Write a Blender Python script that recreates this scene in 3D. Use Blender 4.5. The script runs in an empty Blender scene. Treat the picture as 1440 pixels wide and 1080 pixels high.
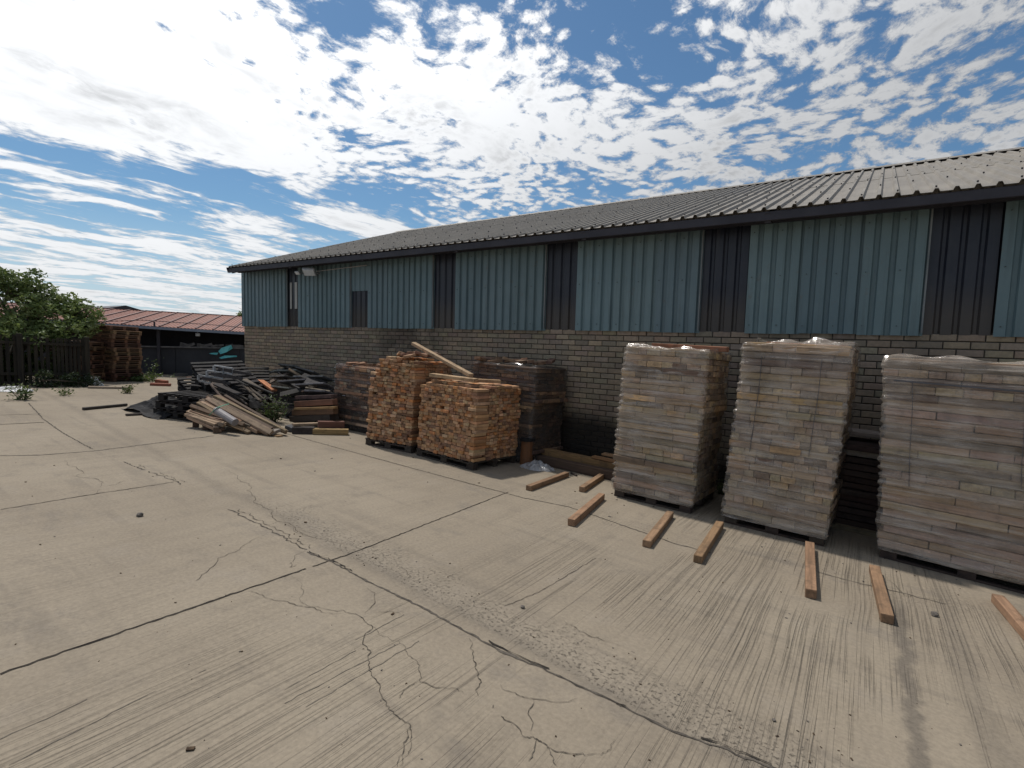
import bpy, math, random
import numpy as np
from mathutils import Vector, Matrix, noise as mnoise

random.seed(11)
RNG = random.Random(5)
sc = bpy.context.scene
col = sc.collection
rad = math.radians

# ------------------------------------------------------------------ camera
F, CXP, CYP = 735.0, 720.0, 540.0
PITCH, ROLL, YAW = rad(-4.7), rad(1.6), 0.5974
H = 1.75
FW = Vector((-math.sin(YAW)*math.cos(PITCH), math.cos(YAW)*math.cos(PITCH), math.sin(PITCH)))
RT = FW.cross(Vector((0, 0, 1))).normalized()
UP = RT.cross(FW)
CR = RT*math.cos(ROLL)+UP*math.sin(ROLL)
CU = -RT*math.sin(ROLL)+UP*math.cos(ROLL)
CAM = Vector((0, 0, H))
cd = bpy.data.cameras.new('camera')
cam = bpy.data.objects.new('camera', cd)
col.objects.link(cam)
cam.matrix_world = Matrix(((CR.x, CU.x, -FW.x, 0), (CR.y, CU.y, -FW.y, 0), (CR.z, CU.z, -FW.z, H), (0, 0, 0, 1)))
cd.sensor_width = 36.0
cd.lens = F/1440*36
cd.clip_start = 0.05
cd.clip_end = 2000
sc.camera = cam

# yard falls gently towards the warehouse wall
GX, GY = -0.0255, -0.042
def gz(x, y):
    return GX*max(-24, min(14, x))+GY*max(-18, min(16, y))
def ray(px, py):
    return FW+CR*((px-CXP)/F)-CU*((py-CYP)/F)
def gnd(px, py):
    d = ray(px, py)
    t = H/(GX*d.x+GY*d.y-d.z)
    return CAM+d*t
def atY(px, py, Y):
    d = ray(px, py)
    return CAM+d*(Y/d.y)
GN = Vector((-GX, -GY, 1)).normalized()
def gmat(x, y, rz=0, dz=0):
    z = GN
    xx = Vector((math.cos(rz), math.sin(rz), 0))
    xx = (xx-z*xx.dot(z)).normalized()
    yy = z.cross(xx)
    return Matrix(((xx.x, yy.x, z.x, x), (xx.y, yy.y, z.y, y), (xx.z, yy.z, z.z, gz(x, y)+dz), (0, 0, 0, 1)))

# ------------------------------------------------------------------ node helper
class G:
    """tiny node graph builder"""
    def __init__(s, tree):
        s.t = tree; s.n = tree.nodes; s.l = tree.links
    def node(s, kind, ins=None, **kw):
        nd = s.n.new(kind)
        for k, v in kw.items():
            setattr(nd, k, v)
        for k, v in (ins or {}).items():
            s.put(nd.inputs[k], v)
        return nd
    def put(s, inp, v):
        if isinstance(v, bpy.types.NodeSocket):
            s.l.new(v, inp)
        else:
            if hasattr(inp, 'default_value'):
                dv = inp.default_value
                if hasattr(dv, '__len__') and not isinstance(v, (int, float)):
                    v = tuple(v)
                    if len(dv) == 4 and len(v) == 3: v = v+(1,)
                inp.default_value = v
    def m(s, op, a, b=0.0, c=None, clamp=False):
        nd = s.n.new('ShaderNodeMath'); nd.operation = op; nd.use_clamp = clamp
        s.put(nd.inputs[0], a); s.put(nd.inputs[1], b)
        if c is not None: s.put(nd.inputs[2], c)
        return nd.outputs[0]
    def mix(s, f, a, b, mode='MIX'):
        nd = s.n.new('ShaderNodeMix'); nd.data_type = 'RGBA'; nd.blend_type = mode; nd.clamp_factor = True
        s.put(nd.inputs[0], f); s.put(nd.inputs[6], a); s.put(nd.inputs[7], b)
        return nd.outputs[2]
    def ramp(s, v, lo, hi, a=0.0, b=1.0, smooth=True):
        nd = s.n.new('ShaderNodeMapRange'); nd.clamp = True
        nd.interpolation_type = 'SMOOTHSTEP' if smooth else 'LINEAR'
        s.put(nd.inputs[0], v)
        nd.inputs[1].default_value = lo; nd.inputs[2].default_value = hi
        nd.inputs[3].default_value = a; nd.inputs[4].default_value = b
        return nd.outputs[0]
    def vec(s, v, scale=(1, 1, 1), rot=(0, 0, 0), loc=(0, 0, 0)):
        nd = s.n.new('ShaderNodeMapping')
        s.put(nd.inputs[0], v)
        nd.inputs[1].default_value = loc; nd.inputs[2].default_value = rot; nd.inputs[3].default_value = scale
        return nd.outputs[0]
    def noise(s, v, scale, detail=4, rough=0.55, dist=0.0):
        nd = s.n.new('ShaderNodeTexNoise')
        s.put(nd.inputs['Vector'], v)
        nd.inputs['Scale'].default_value = scale; nd.inputs['Detail'].default_value = detail
        nd.inputs['Roughness'].default_value = rough; nd.inputs['Distortion'].default_value = dist
        return nd.outputs['Fac']
    def voro(s, v, scale, feature='F1', out='Distance'):
        nd = s.n.new('ShaderNodeTexVoronoi'); nd.feature = feature
        s.put(nd.inputs['Vector'], v); nd.inputs['Scale'].default_value = scale
        return nd.outputs[out]
    def attr(s, name, out='Color'):
        nd = s.n.new('ShaderNodeAttribute'); nd.attribute_name = name
        return nd.outputs[out]
    def pos(s):
        return s.n.new('ShaderNodeNewGeometry').outputs['Position']
    def obj(s):
        return s.n.new('ShaderNodeTexCoord').outputs['Object']
    def xyz(s, v):
        nd = s.n.new('ShaderNodeSeparateXYZ'); s.put(nd.inputs[0], v)
        return nd.outputs[0], nd.outputs[1], nd.outputs[2]
    def comb(s, x, y, z=0.0):
        nd = s.n.new('ShaderNodeCombineXYZ')
        s.put(nd.inputs[0], x); s.put(nd.inputs[1], y); s.put(nd.inputs[2], z)
        return nd.outputs[0]
    def bump(s, h, strength=0.5, dist=0.01, normal=None):
        nd = s.n.new('ShaderNodeBump')
        nd.inputs['Strength'].default_value = strength; nd.inputs['Distance'].default_value = dist
        s.put(nd.inputs['Height'], h)
        if normal is not None: s.put(nd.inputs['Normal'], normal)
        return nd.outputs[0]

def material(name):
    m = bpy.data.materials.new(name); m.use_nodes = True
    g = G(m.node_tree); b = m.node_tree.nodes['Principled BSDF']
    return m, g, b

def srgb(r, g, b):
    f = lambda c: ((c/255+0.055)/1.055)**2.4 if c > 10 else c/255/12.92
    return (f(r), f(g), f(b))

M = {}
# ---- concrete yard
def mat_concrete():
    m, g, b = material('concrete')
    p = g.pos(); x, y, z = g.xyz(p)
    p2 = g.comb(x, y, 0.0)
    big = g.noise(p2, 0.45, 5, 0.6)
    mid = g.noise(p2, 2.3, 6, 0.65)
    fine = g.noise(p2, 38, 4, 0.7)
    grit = g.noise(p2, 160, 2, 0.6)
    # broom marks run along Y
    warp = g.noise(p2, 0.45, 2, 0.5)
    xs = g.m('ADD', x, g.m('MULTIPLY', warp, 0.10))
    xs = g.m('ADD', xs, g.m('MULTIPLY', fine, 0.006))
    pv = g.comb(g.m('MULTIPLY', xs, 62.0), g.m('MULTIPLY', y, 0.6), 0.0)
    br = g.noise(pv, 1.0, 3, 0.6)
    pv2 = g.comb(g.m('MULTIPLY', xs, 9.0), g.m('MULTIPLY', y, 0.35), 3.0)
    br2 = g.noise(pv2, 1.0, 4, 0.65)
    bmask = g.ramp(g.noise(g.comb(g.m('MULTIPLY', x, 0.9), g.m('MULTIPLY', y, 0.6), 7.0), 1.0, 3, 0.5), 0.40, 0.56)
    nearm = g.m('ADD', g.m('MULTIPLY', g.ramp(y, 2.2, 2.9), g.ramp(x, -3.0, -1.2)), g.m('MULTIPLY', g.ramp(y, 2.2, 2.7, 0.75, 0.0), g.ramp(x, -3.2, -2.4)))
    bmask = g.m('MULTIPLY', bmask, g.m('ADD', g.m('MULTIPLY', nearm, 0.75), 0.25))
    groove = g.m('MULTIPLY', g.ramp(br, 0.34, 0.50, 1.0, 0.0), bmask)
    # deep rake grooves in a few bands
    pv3 = g.comb(g.m('MULTIPLY', xs, 44.0), g.m('MULTIPLY', y, 0.22), 11.0)
    br3 = g.noise(pv3, 1.0, 3, 0.6)
    dm = g.ramp(g.noise(g.comb(g.m('MULTIPLY', x, 1.1), g.m('MULTIPLY', y, 0.45), 23.0), 1.0, 2, 0.5), 0.52, 0.60)
    dm = g.m('MULTIPLY', dm, nearm)
    deep = g.m('MULTIPLY', g.ramp(br3, 0.36, 0.42, 1.0, 0.0), dm)
    # eroded aggregate strip beside the long joint
    yy = g.m('ADD', y, g.m('MULTIPLY', g.m('SUBTRACT', mid, 0.5), 0.5))
    jy = g.m('SUBTRACT', y, g.m('ADD', 2.36, g.m('MULTIPLY', x, -0.097)))
    d = g.m('ADD', jy, g.m('MULTIPLY', g.m('SUBTRACT', mid, 0.5), 0.9))
    e1 = g.ramp(jy, -0.02, 0.03)
    e2 = g.ramp(d, 0.08, 0.52, 1.0, 0.0)
    er = g.m('MULTIPLY', e1, e2)
    er = g.m('MULTIPLY', er, g.ramp(x, -5.8, -4.2))
    pit = g.noise(p2, 40, 8, 0.8)
    pit2 = g.voro(g.comb(g.m('ADD', x, g.m('MULTIPLY', mid, 0.1)), y, 0), 17)
    pits = g.m('MULTIPLY', g.ramp(pit, 0.37, 0.46, 1.0, 0.0), er)
    pitg = g.m('MULTIPLY', g.ramp(g.noise(p2, 30, 3, 0.6), 0.29, 0.33, 1.0, 0.0), g.ramp(mid, 0.45, 0.62))
    # second worn patch next to the front joint
    er2 = g.m('MULTIPLY', g.ramp(g.m('ABSOLUTE', g.m('SUBTRACT', yy, 5.35)), 0.05, 0.4, 1.0, 0.0), g.ramp(mid, 0.42, 0.6))
    pits = g.m('MAXIMUM', pits, g.m('MULTIPLY', g.m('MULTIPLY', er2, g.ramp(pit, 0.36, 0.45, 1.0, 0.0)), 0.7))
    # oily dust streak along the wheel path on the right
    sx = g.m('ADD', x, g.m('MULTIPLY', g.m('SUBTRACT', g.noise(p2, 3.0, 5, 0.7), 0.5), 0.22))
    st = g.ramp(g.m('ABSOLUTE', g.m('SUBTRACT', sx, 0.32)), 0.012, 0.07, 1.0, 0.0)
    st = g.m('MULTIPLY', st, g.ramp(y, 5.3, 4.7))
    st2 = g.ramp(g.m('ABSOLUTE', g.m('SUBTRACT', sx, 0.62)), 0.02, 0.12, 1.0, 0.0)
    st = g.m('MAXIMUM', st, g.m('MULTIPLY', st2, 0.35))
    # colours
    c = g.mix(g.ramp(big, 0.35, 0.65), (0.220, 0.184, 0.138, 1), (0.268, 0.227, 0.171, 1))
    c = g.mix(g.m('MULTIPLY', g.ramp(mid, 0.5, 0.75), 0.5), c, (0.262, 0.228, 0.185, 1))
    c = g.mix(g.m('MULTIPLY', g.ramp(mid, 0.28, 0.47, 1.0, 0.0), 0.55), c, (0.150, 0.128, 0.104, 1))
    blot = g.noise(g.comb(g.m('MULTIPLY', x, 0.8), g.m('MULTIPLY', y, 1.5), 31.0), 1.3, 6, 0.7)
    c = g.mix(g.m('MULTIPLY', g.ramp(blot, 0.56, 0.68), 0.5), c, (0.150, 0.132, 0.112, 1))
    c = g.mix(g.m('MULTIPLY', g.ramp(br2, 0.35, 0.62, 1.0, 0.0), 0.2), c, (0.152, 0.128, 0.100, 1))
    c = g.mix(g.m('MULTIPLY', er, 0.4), c, (0.235, 0.205, 0.165, 1))
    c = g.mix(g.m('MULTIPLY', groove, 0.25), c, (0.105, 0.088, 0.07, 1))
    c = g.mix(g.m('MULTIPLY', deep, 0.34), c, (0.08, 0.068, 0.056, 1))
    c = g.mix(g.m('MULTIPLY', pits, 0.68), c, (0.07, 0.06, 0.05, 1))
    c = g.mix(g.m('MULTIPLY', pitg, 0.6), c, (0.07, 0.06, 0.05, 1))
    c = g.mix(g.m('MULTIPLY', st, 0.7), c, (0.075, 0.066, 0.058, 1))
    c = g.mix(0.2, c, g.mix(g.ramp(fine, 0.25, 0.75), (0.08, 0.068, 0.055, 1), (0.38, 0.325, 0.25, 1)))
    seam = g.m('MULTIPLY', g.ramp(g.m('ABSOLUTE', g.m('ADD', jy, g.m('MULTIPLY', g.m('SUBTRACT', mid, 0.5), 0.35))), 0.0, 0.13, 1.0, 0.0), g.ramp(pit, 0.35, 0.6))
    c = g.mix(g.m('MULTIPLY', seam, 0.45), c, (0.11, 0.094, 0.077, 1))
    tyre = g.m('MULTIPLY', g.ramp(g.noise(g.comb(g.m('MULTIPLY', x, 0.35), g.m('MULTIPLY', g.m('ADD', y, g.m('MULTIPLY', x, 0.06)), 5.0), 41.0), 1.0, 3, 0.5), 0.54, 0.66), g.ramp(mid, 0.35, 0.6))
    c = g.mix(g.m('MULTIPLY', tyre, 0.28), c, (0.12, 0.103, 0.085, 1))
    damp = g.ramp(g.noise(p2, 0.9, 7, 0.7), 0.60, 0.70)
    c = g.mix(g.m('MULTIPLY', damp, 0.35), c, (0.125, 0.108, 0.09, 1))
    c = g.mix(g.m('MULTIPLY', g.ramp(g.noise(p2, 75, 3, 0.7), 0.66, 0.74), 0.3), c, (0.10, 0.088, 0.072, 1))
    b.inputs['Roughness'].default_value = 0.92
    b.inputs['Specular IOR Level'].default_value = 0.25
    g.put(b.inputs['Base Color'], c)
    h = g.m('ADD', g.m('MULTIPLY', fine, 0.16), g.m('MULTIPLY', grit, 0.07))
    h = g.m('SUBTRACT', h, g.m('MULTIPLY', groove, 0.8))
    h = g.m('SUBTRACT', h, g.m('MULTIPLY', deep, 1.1))
    h = g.m('SUBTRACT', h, g.m('MULTIPLY', pits, 0.9))
    h = g.m('ADD', h, g.m('MULTIPLY', g.m('MULTIPLY', pit2, er), 0.8))
    h = g.m('ADD', h, g.m('MULTIPLY', mid, 0.5))
    g.put(b.inputs['Normal'], g.bump(h, 0.75, 0.012))
    return m

def mat_simple(name, c1, c2, scale=6, rough=0.8, bump=0.2, metallic=0.0, dirt=None, spec=0.4, stretch=(1, 1, 1)):
    m, g, b = material(name)
    p = g.vec(g.obj(), stretch)
    n = g.noise(p, scale, 6, 0.65)
    n2 = g.noise(p, scale*9, 3, 0.6)
    c = g.mix(g.ramp(n, 0.3, 0.7), c1+(1,), c2+(1,))
    if dirt:
        d = g.noise(p, scale*0.37, 6, 0.7)
        c = g.mix(g.m('MULTIPLY', g.ramp(d, 0.5, 0.65), 0.7), c, dirt+(1,))
    g.put(b.inputs['Base Color'], c)
    b.inputs['Roughness'].default_value = rough
    b.inputs['Metallic'].default_value = metallic
    b.inputs['Specular IOR Level'].default_value = spec
    if bump: g.put(b.inputs['Normal'], g.bump(g.m('ADD', n, g.m('MULTIPLY', n2, 0.5)), bump, 0.01))
    return m

def mat_crack(name, c1, c2):
    m, g, b = material(name)
    n = g.noise(g.pos(), 14, 5, 0.7)
    g.put(b.inputs['Base Color'], g.mix(g.ramp(n, 0.35, 0.65), c1+(1,), c2+(1,)))
    b.inputs['Roughness'].default_value = 0.95
    b.inputs['Specular IOR Level'].default_value = 0.1
    return m

def mat_wood(name, grime=0.35, grimec=(0.05, 0.042, 0.036)):
    """tint attribute = this piece's own colour, lc attribute = coordinates along the piece (x is the grain)"""
    m, g, b = material(name)
    lc = g.attr('lc', 'Vector'); tint = g.attr('tint')
    gr = g.noise(g.vec(lc, (2.2, 38, 38)), 1.0, 4, 0.6, 0.4)
    gr2 = g.noise(g.vec(lc, (0.9, 9, 9)), 1.0, 3, 0.6, 0.8)
    st = g.noise(lc, 7, 5, 0.7)
    c = g.mix(g.ramp(gr, 0.3, 0.7), g.mix(0.42, tint, (0.03, 0.02, 0.014, 1)), tint)
    c = g.mix(g.m('MULTIPLY', g.ramp(gr2, 0.45, 0.7), 0.35), c, g.mix(1.0, tint, (1.5, 1.5, 1.5, 1), 'MULTIPLY'))
    c = g.mix(g.m('MULTIPLY', g.ramp(st, 0.47, 0.68), grime), c, grimec+(1,))
    g.put(b.inputs['Base Color'], c)
    b.inputs['Roughness'].default_value = 0.85
    b.inputs['Specular IOR Level'].default_value = 0.25
    g.put(b.inputs['Normal'], g.bump(g.m('ADD', gr, g.m('MULTIPLY', st, 0.6)), 0.5, 0.004))
    return m

def mat_brick():
    m, g, b = material('weathered_face_brick')
    tint = g.attr('tint'); p = g.pos(); x, y, z = g.xyz(p)
    n = g.noise(p, 22, 5, 0.7); n2 = g.noise(p, 1.1, 6, 0.65)
    c = g.mix(g.ramp(n, 0.3, 0.7), g.mix(0.3, tint, (0.05, 0.045, 0.04, 1)), tint)
    c = g.mix(g.m('MULTIPLY', g.ramp(n2, 0.45, 0.68), 0.5), c, (0.13, 0.115, 0.094, 1))
    # near-black tone rising from the ground with a ragged upper edge, highest by the bare stretch of wall
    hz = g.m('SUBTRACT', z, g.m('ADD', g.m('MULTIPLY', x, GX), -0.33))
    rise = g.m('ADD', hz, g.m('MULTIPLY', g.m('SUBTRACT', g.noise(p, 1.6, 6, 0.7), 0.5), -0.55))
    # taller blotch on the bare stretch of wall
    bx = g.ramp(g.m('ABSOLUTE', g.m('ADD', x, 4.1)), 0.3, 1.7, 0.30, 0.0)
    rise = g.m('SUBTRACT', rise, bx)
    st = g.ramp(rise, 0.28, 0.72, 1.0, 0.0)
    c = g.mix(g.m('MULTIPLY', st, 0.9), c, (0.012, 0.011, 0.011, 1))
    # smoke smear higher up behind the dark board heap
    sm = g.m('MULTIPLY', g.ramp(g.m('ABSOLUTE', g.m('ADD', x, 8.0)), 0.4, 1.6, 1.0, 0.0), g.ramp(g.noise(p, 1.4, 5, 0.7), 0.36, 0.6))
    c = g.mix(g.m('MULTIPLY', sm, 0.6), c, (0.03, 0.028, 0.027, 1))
    g.put(b.inputs['Base Color'], c)
    b.inputs['Roughness'].default_value = 0.9
    b.inputs['Specular IOR Level'].default_value = 0.2
    g.put(b.inputs['Normal'], g.bump(n, 0.5, 0.006))
    return m

def mat_clad(name, c1, c2, dirt, rough=0.5, streak=0.5, rust=0.0, lowdirt=None):
    m, g, b = material(name)
    p = g.pos(); x, y, z = g.xyz(p)
    s1 = g.noise(g.comb(g.m('MULTIPLY', x, 14), y, g.m('MULTIPLY', z, 0.7)), 1.0, 5, 0.65)
    s2 = g.noise(p, 1.7, 6, 0.65)
    s3 = g.noise(p, 40, 3, 0.6)
    c = g.mix(g.ramp(s2, 0.35, 0.68), c1+(1,), c2+(1,))
    c = g.mix(1.0, c, g.attr('tint'), 'MULTIPLY')
    c = g.mix(g.m('MULTIPLY', g.ramp(s1, 0.48, 0.72), streak), c, dirt+(1,))
    if lowdirt:
        zz = g.m('ADD', z, g.m('MULTIPLY', g.m('SUBTRACT', s1, 0.5), 0.5))
        c = g.mix(g.m('MULTIPLY', g.ramp(zz, 2.1, 2.65, 1.0, 0.0), 0.75), c, lowdirt+(1,))
    if rust:
        c = g.mix(g.m('MULTIPLY', g.ramp(g.noise(p, 6, 6, 0.75), 0.60, 0.68), rust), c, (0.16, 0.075, 0.035, 1))
    g.put(b.inputs['Base Color'], c)
    g.put(b.inputs['Roughness'], g.m('ADD', g.m('MULTIPLY', s2, 0.3), rough-0.15))
    b.inputs['Specular IOR Level'].default_value = 0.35
    g.put(b.inputs['Normal'], g.bump(g.m('ADD', s2, g.m('MULTIPLY', s3, 0.15)), 0.15, 0.02))
    return m

def mat_film(name, body=(0.34, 0.31, 0.30), lo=0.12, hi=0.62, streak=(1.3, 1.3, 26), gl=0.35):
    m, g, b = material(name)
    g.n.remove(b)
    out = g.n['Material Output']
    p = g.obj()
    n1 = g.noise(g.vec(p, streak), 1.0, 5, 0.65, 0.3)
    n2 = g.noise(p, 2.6, 5, 0.6)
    n3 = g.noise(g.vec(p, (streak[0]*3, streak[1]*3, streak[2]*2.2)), 1.0, 3, 0.6)
    h = g.m('ADD', n1, g.m('MULTIPLY', n3, 0.5))
    nrm = g.bump(h, 0.7, 0.02)
    f = g.m('ADD', g.m('MULTIPLY', g.ramp(n1, 0.42, 0.66), 0.55), g.m('MULTIPLY', g.ramp(n2, 0.35, 0.65), 0.45))
    f = g.m('ADD', g.m('MULTIPLY', f, hi-lo), lo)
    tr = g.node('ShaderNodeBsdfTransparent', {'Color': (0.93, 0.93, 0.93, 1)}).outputs[0]
    df = g.node('ShaderNodeBsdfDiffuse', {'Color': body+(1,), 'Normal': nrm}).outputs[0]
    tl = g.node('ShaderNodeBsdfTranslucent', {'Color': body+(1,), 'Normal': nrm}).outputs[0]
    gs = g.node('ShaderNodeBsdfGlossy', {'Color': (0.8, 0.8, 0.82, 1), 'Roughness': 0.14, 'Normal': nrm}).outputs[0]
    d2 = g.node('ShaderNodeMixShader', {0: 0.22, 1: df, 2: tl}).outputs[0]
    fr = g.node('ShaderNodeFresnel', {'IOR': 1.45, 'Normal': nrm}).outputs[0]
    d3 = g.node('ShaderNodeMixShader', {0: g.m('MULTIPLY', fr, gl*2.2, clamp=True), 1: d2, 2: gs}).outputs[0]
    mx = g.node('ShaderNodeMixShader', {0: f, 1: tr, 2: d3}).outputs[0]
    g.l.new(mx, out.inputs[0])
    return m

def mat_leaf(name, c1, c2, c3):
    m, g, b = material(name)
    t = g.attr('tint', 'Fac')
    c = g.mix(t, c1+(1,), c2+(1,))
    n = g.noise(g.obj(), 3.0, 2, 0.5)
    c = g.mix(g.m('MULTIPLY', g.ramp(n, 0.52, 0.7), 0.6), c, c3+(1,))
    g.put(b.inputs['Base Color'], c)
    b.inputs['Roughness'].default_value = 0.5
    b.inputs['Specular IOR Level'].default_value = 0.4
    tl = g.node('ShaderNodeBsdfTranslucent', {'Color': g.mix(0.3, c, (0.12, 0.16, 0.02, 1))}).outputs[0]
    mx = g.node('ShaderNodeMixShader', {0: 0.3, 1: b.outputs[0], 2: tl}).outputs[0]
    g.l.new(mx, g.n['Material Output'].inputs[0])
    return m

M['concrete'] = mat_concrete()
M['joint'] = mat_crack('joint_filler', (0.022, 0.019, 0.017), (0.055, 0.048, 0.04))
M['seam'] = mat_crack('long_joint_filler', (0.05, 0.044, 0.038), (0.12, 0.105, 0.088))
M['crack'] = mat_crack('crack_dark', (0.05, 0.043, 0.035), (0.13, 0.112, 0.09))
M['dustyseam'] = mat_crack('dusty_joint', (0.10, 0.088, 0.074), (0.16, 0.14, 0.115))
M['chip'] = mat_crack('debris', (0.03, 0.022, 0.018), (0.10, 0.07, 0.045))
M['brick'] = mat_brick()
M['mortar'] = mat_simple('dark_mortar', (0.035, 0.032, 0.03), (0.07, 0.065, 0.058), 5, 0.95, 0.3)
M['teal'] = mat_clad('teal_cladding', (0.120, 0.182, 0.202), (0.140, 0.206, 0.226), (0.07, 0.10, 0.105), 0.5, 0.4, 0.2)
M['poly'] = mat_clad('aged_translucent_sheet', (0.014, 0.018, 0.030), (0.026, 0.031, 0.044), (0.045, 0.045, 0.048), 0.36, 0.4, 0, (0.062, 0.053, 0.044))
M['polypale'] = mat_clad('pale_translucent_sheet', (0.36, 0.36, 0.33), (0.42, 0.41, 0.38), (0.2, 0.19, 0.17), 0.5, 0.5)
M['trim'] = mat_clad('pale_edge_trim', (0.13, 0.15, 0.155), (0.2, 0.215, 0.22), (0.09, 0.09, 0.09), 0.5, 0.5)
M['roof'] = mat_clad('weathered_roof_sheet', (0.20, 0.182, 0.155), (0.25, 0.228, 0.195), (0.13, 0.112, 0.09), 0.6, 0.4, 0.3)
M['dark'] = mat_simple('dark_painted_steel', (0.022, 0.022, 0.03), (0.036, 0.035, 0.045), 3, 0.6, 0.1)
M['steel'] = mat_simple('galvanised_steel', (0.3, 0.31, 0.32), (0.42, 0.42, 0.42), 8, 0.5, 0.1, 0.4)
M['lampglass'] = mat_simple('lamp_glass', (0.55, 0.58, 0.6), (0.65, 0.68, 0.7), 8, 0.2, 0)
M['wood'] = mat_wood('timber_blocks', 0.3)
M['planks'] = mat_wood('wrapped_timber', 0.4)
M['blackwood'] = mat_wood('black_pallet_timber', 0.6, (0.006, 0.006, 0.006))
M['beam'] = mat_wood('treated_beam', 0.55, (0.085, 0.058, 0.038))
M['darkwood'] = mat_wood('rain_dark_timber', 0.6, (0.015, 0.014, 0.014))
M['film'] = mat_film('stretch_film', (0.74, 0.655, 0.56), 0.08, 0.54, (1.3, 1.3, 24), 1.1)
M['filmdark'] = mat_film('dirty_dark_film', (0.11, 0.10, 0.095), 0.08, 0.6, (2, 2, 7), 0.6)
M['filmwhite'] = mat_film('crumpled_clear_film', (0.55, 0.56, 0.58), 0.35, 0.9, (9, 9, 9), 0.7)
M['blackfilm'] = mat_simple('black_plastic', (0.008, 0.008, 0.009), (0.014, 0.014, 0.016), 5, 0.75, 0.3, spec=0.2)
M['strap'] = mat_simple('dark_strapping', (0.06, 0.06, 0.065), (0.09, 0.09, 0.1), 5, 0.4, 0)
M['green'] = mat_simple('green_strapping', (0.03, 0.26, 0.16), (0.05, 0.33, 0.2), 5, 0.4, 0)
M['cyan'] = mat_simple('cyan_plastic_sheet', (0.10, 0.50, 0.58), (0.16, 0.62, 0.68), 5, 0.4, 0.3)
M['tube'] = mat_simple('grey_tube', (0.17, 0.16, 0.17), (0.25, 0.235, 0.235), 7, 0.6, 0.2)
M['redroof'] = mat_clad('red_roof_sheet', (0.215, 0.088, 0.06), (0.265, 0.112, 0.078), (0.15, 0.065, 0.05), 0.6, 0.5)
M['darkpanel'] = mat_simple('dark_wall_panel', (0.026, 0.028, 0.035), (0.042, 0.045, 0.054), 1.2, 0.75, 0.2, dirt=(0.02, 0.02, 0.024))
M['greywash'] = mat_simple('dusty_grey_ledge', (0.09, 0.09, 0.095), (0.17, 0.165, 0.165), 5, 0.8, 0.2)
M['gutter'] = mat_simple('blue_grey_gutter', (0.16, 0.19, 0.25), (0.2, 0.24, 0.3), 4, 0.5, 0.1)
M['fence'] = mat_simple('dark_fence_board', (0.014, 0.012, 0.010), (0.04, 0.033, 0.022), 2.0, 0.9, 0.3, stretch=(1, 8, 0.6))
M['bark'] = mat_simple('bark', (0.05, 0.04, 0.03), (0.11, 0.09, 0.07), 14, 0.95, 0.6, stretch=(1, 1, 0.3))
M['leaf'] = mat_leaf('tree_leaf', (0.09, 0.135, 0.045), (0.23, 0.295, 0.10), (0.34, 0.37, 0.17))
M['weed'] = mat_leaf('weed_leaf', (0.035, 0.075, 0.02), (0.11, 0.15, 0.045), (0.17, 0.17, 0.07))
M['ivy'] = mat_leaf('dark_shrub_leaf', (0.012, 0.026, 0.010), (0.034, 0.055, 0.02), (0.04, 0.05, 0.02))
M['rust'] = mat_simple('orange_wood', (0.17, 0.075, 0.03), (0.10, 0.045, 0.02), 9, 0.7, 0.3)
M['stone'] = mat_simple('broken_concrete', (0.09, 0.08, 0.07), (0.16, 0.14, 0.12), 30, 0.95, 0.6)
M['paleplastic'] = mat_simple('pale_plastic', (0.5, 0.5, 0.5), (0.6, 0.6, 0.6), 12, 0.5, 0.5)

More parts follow.
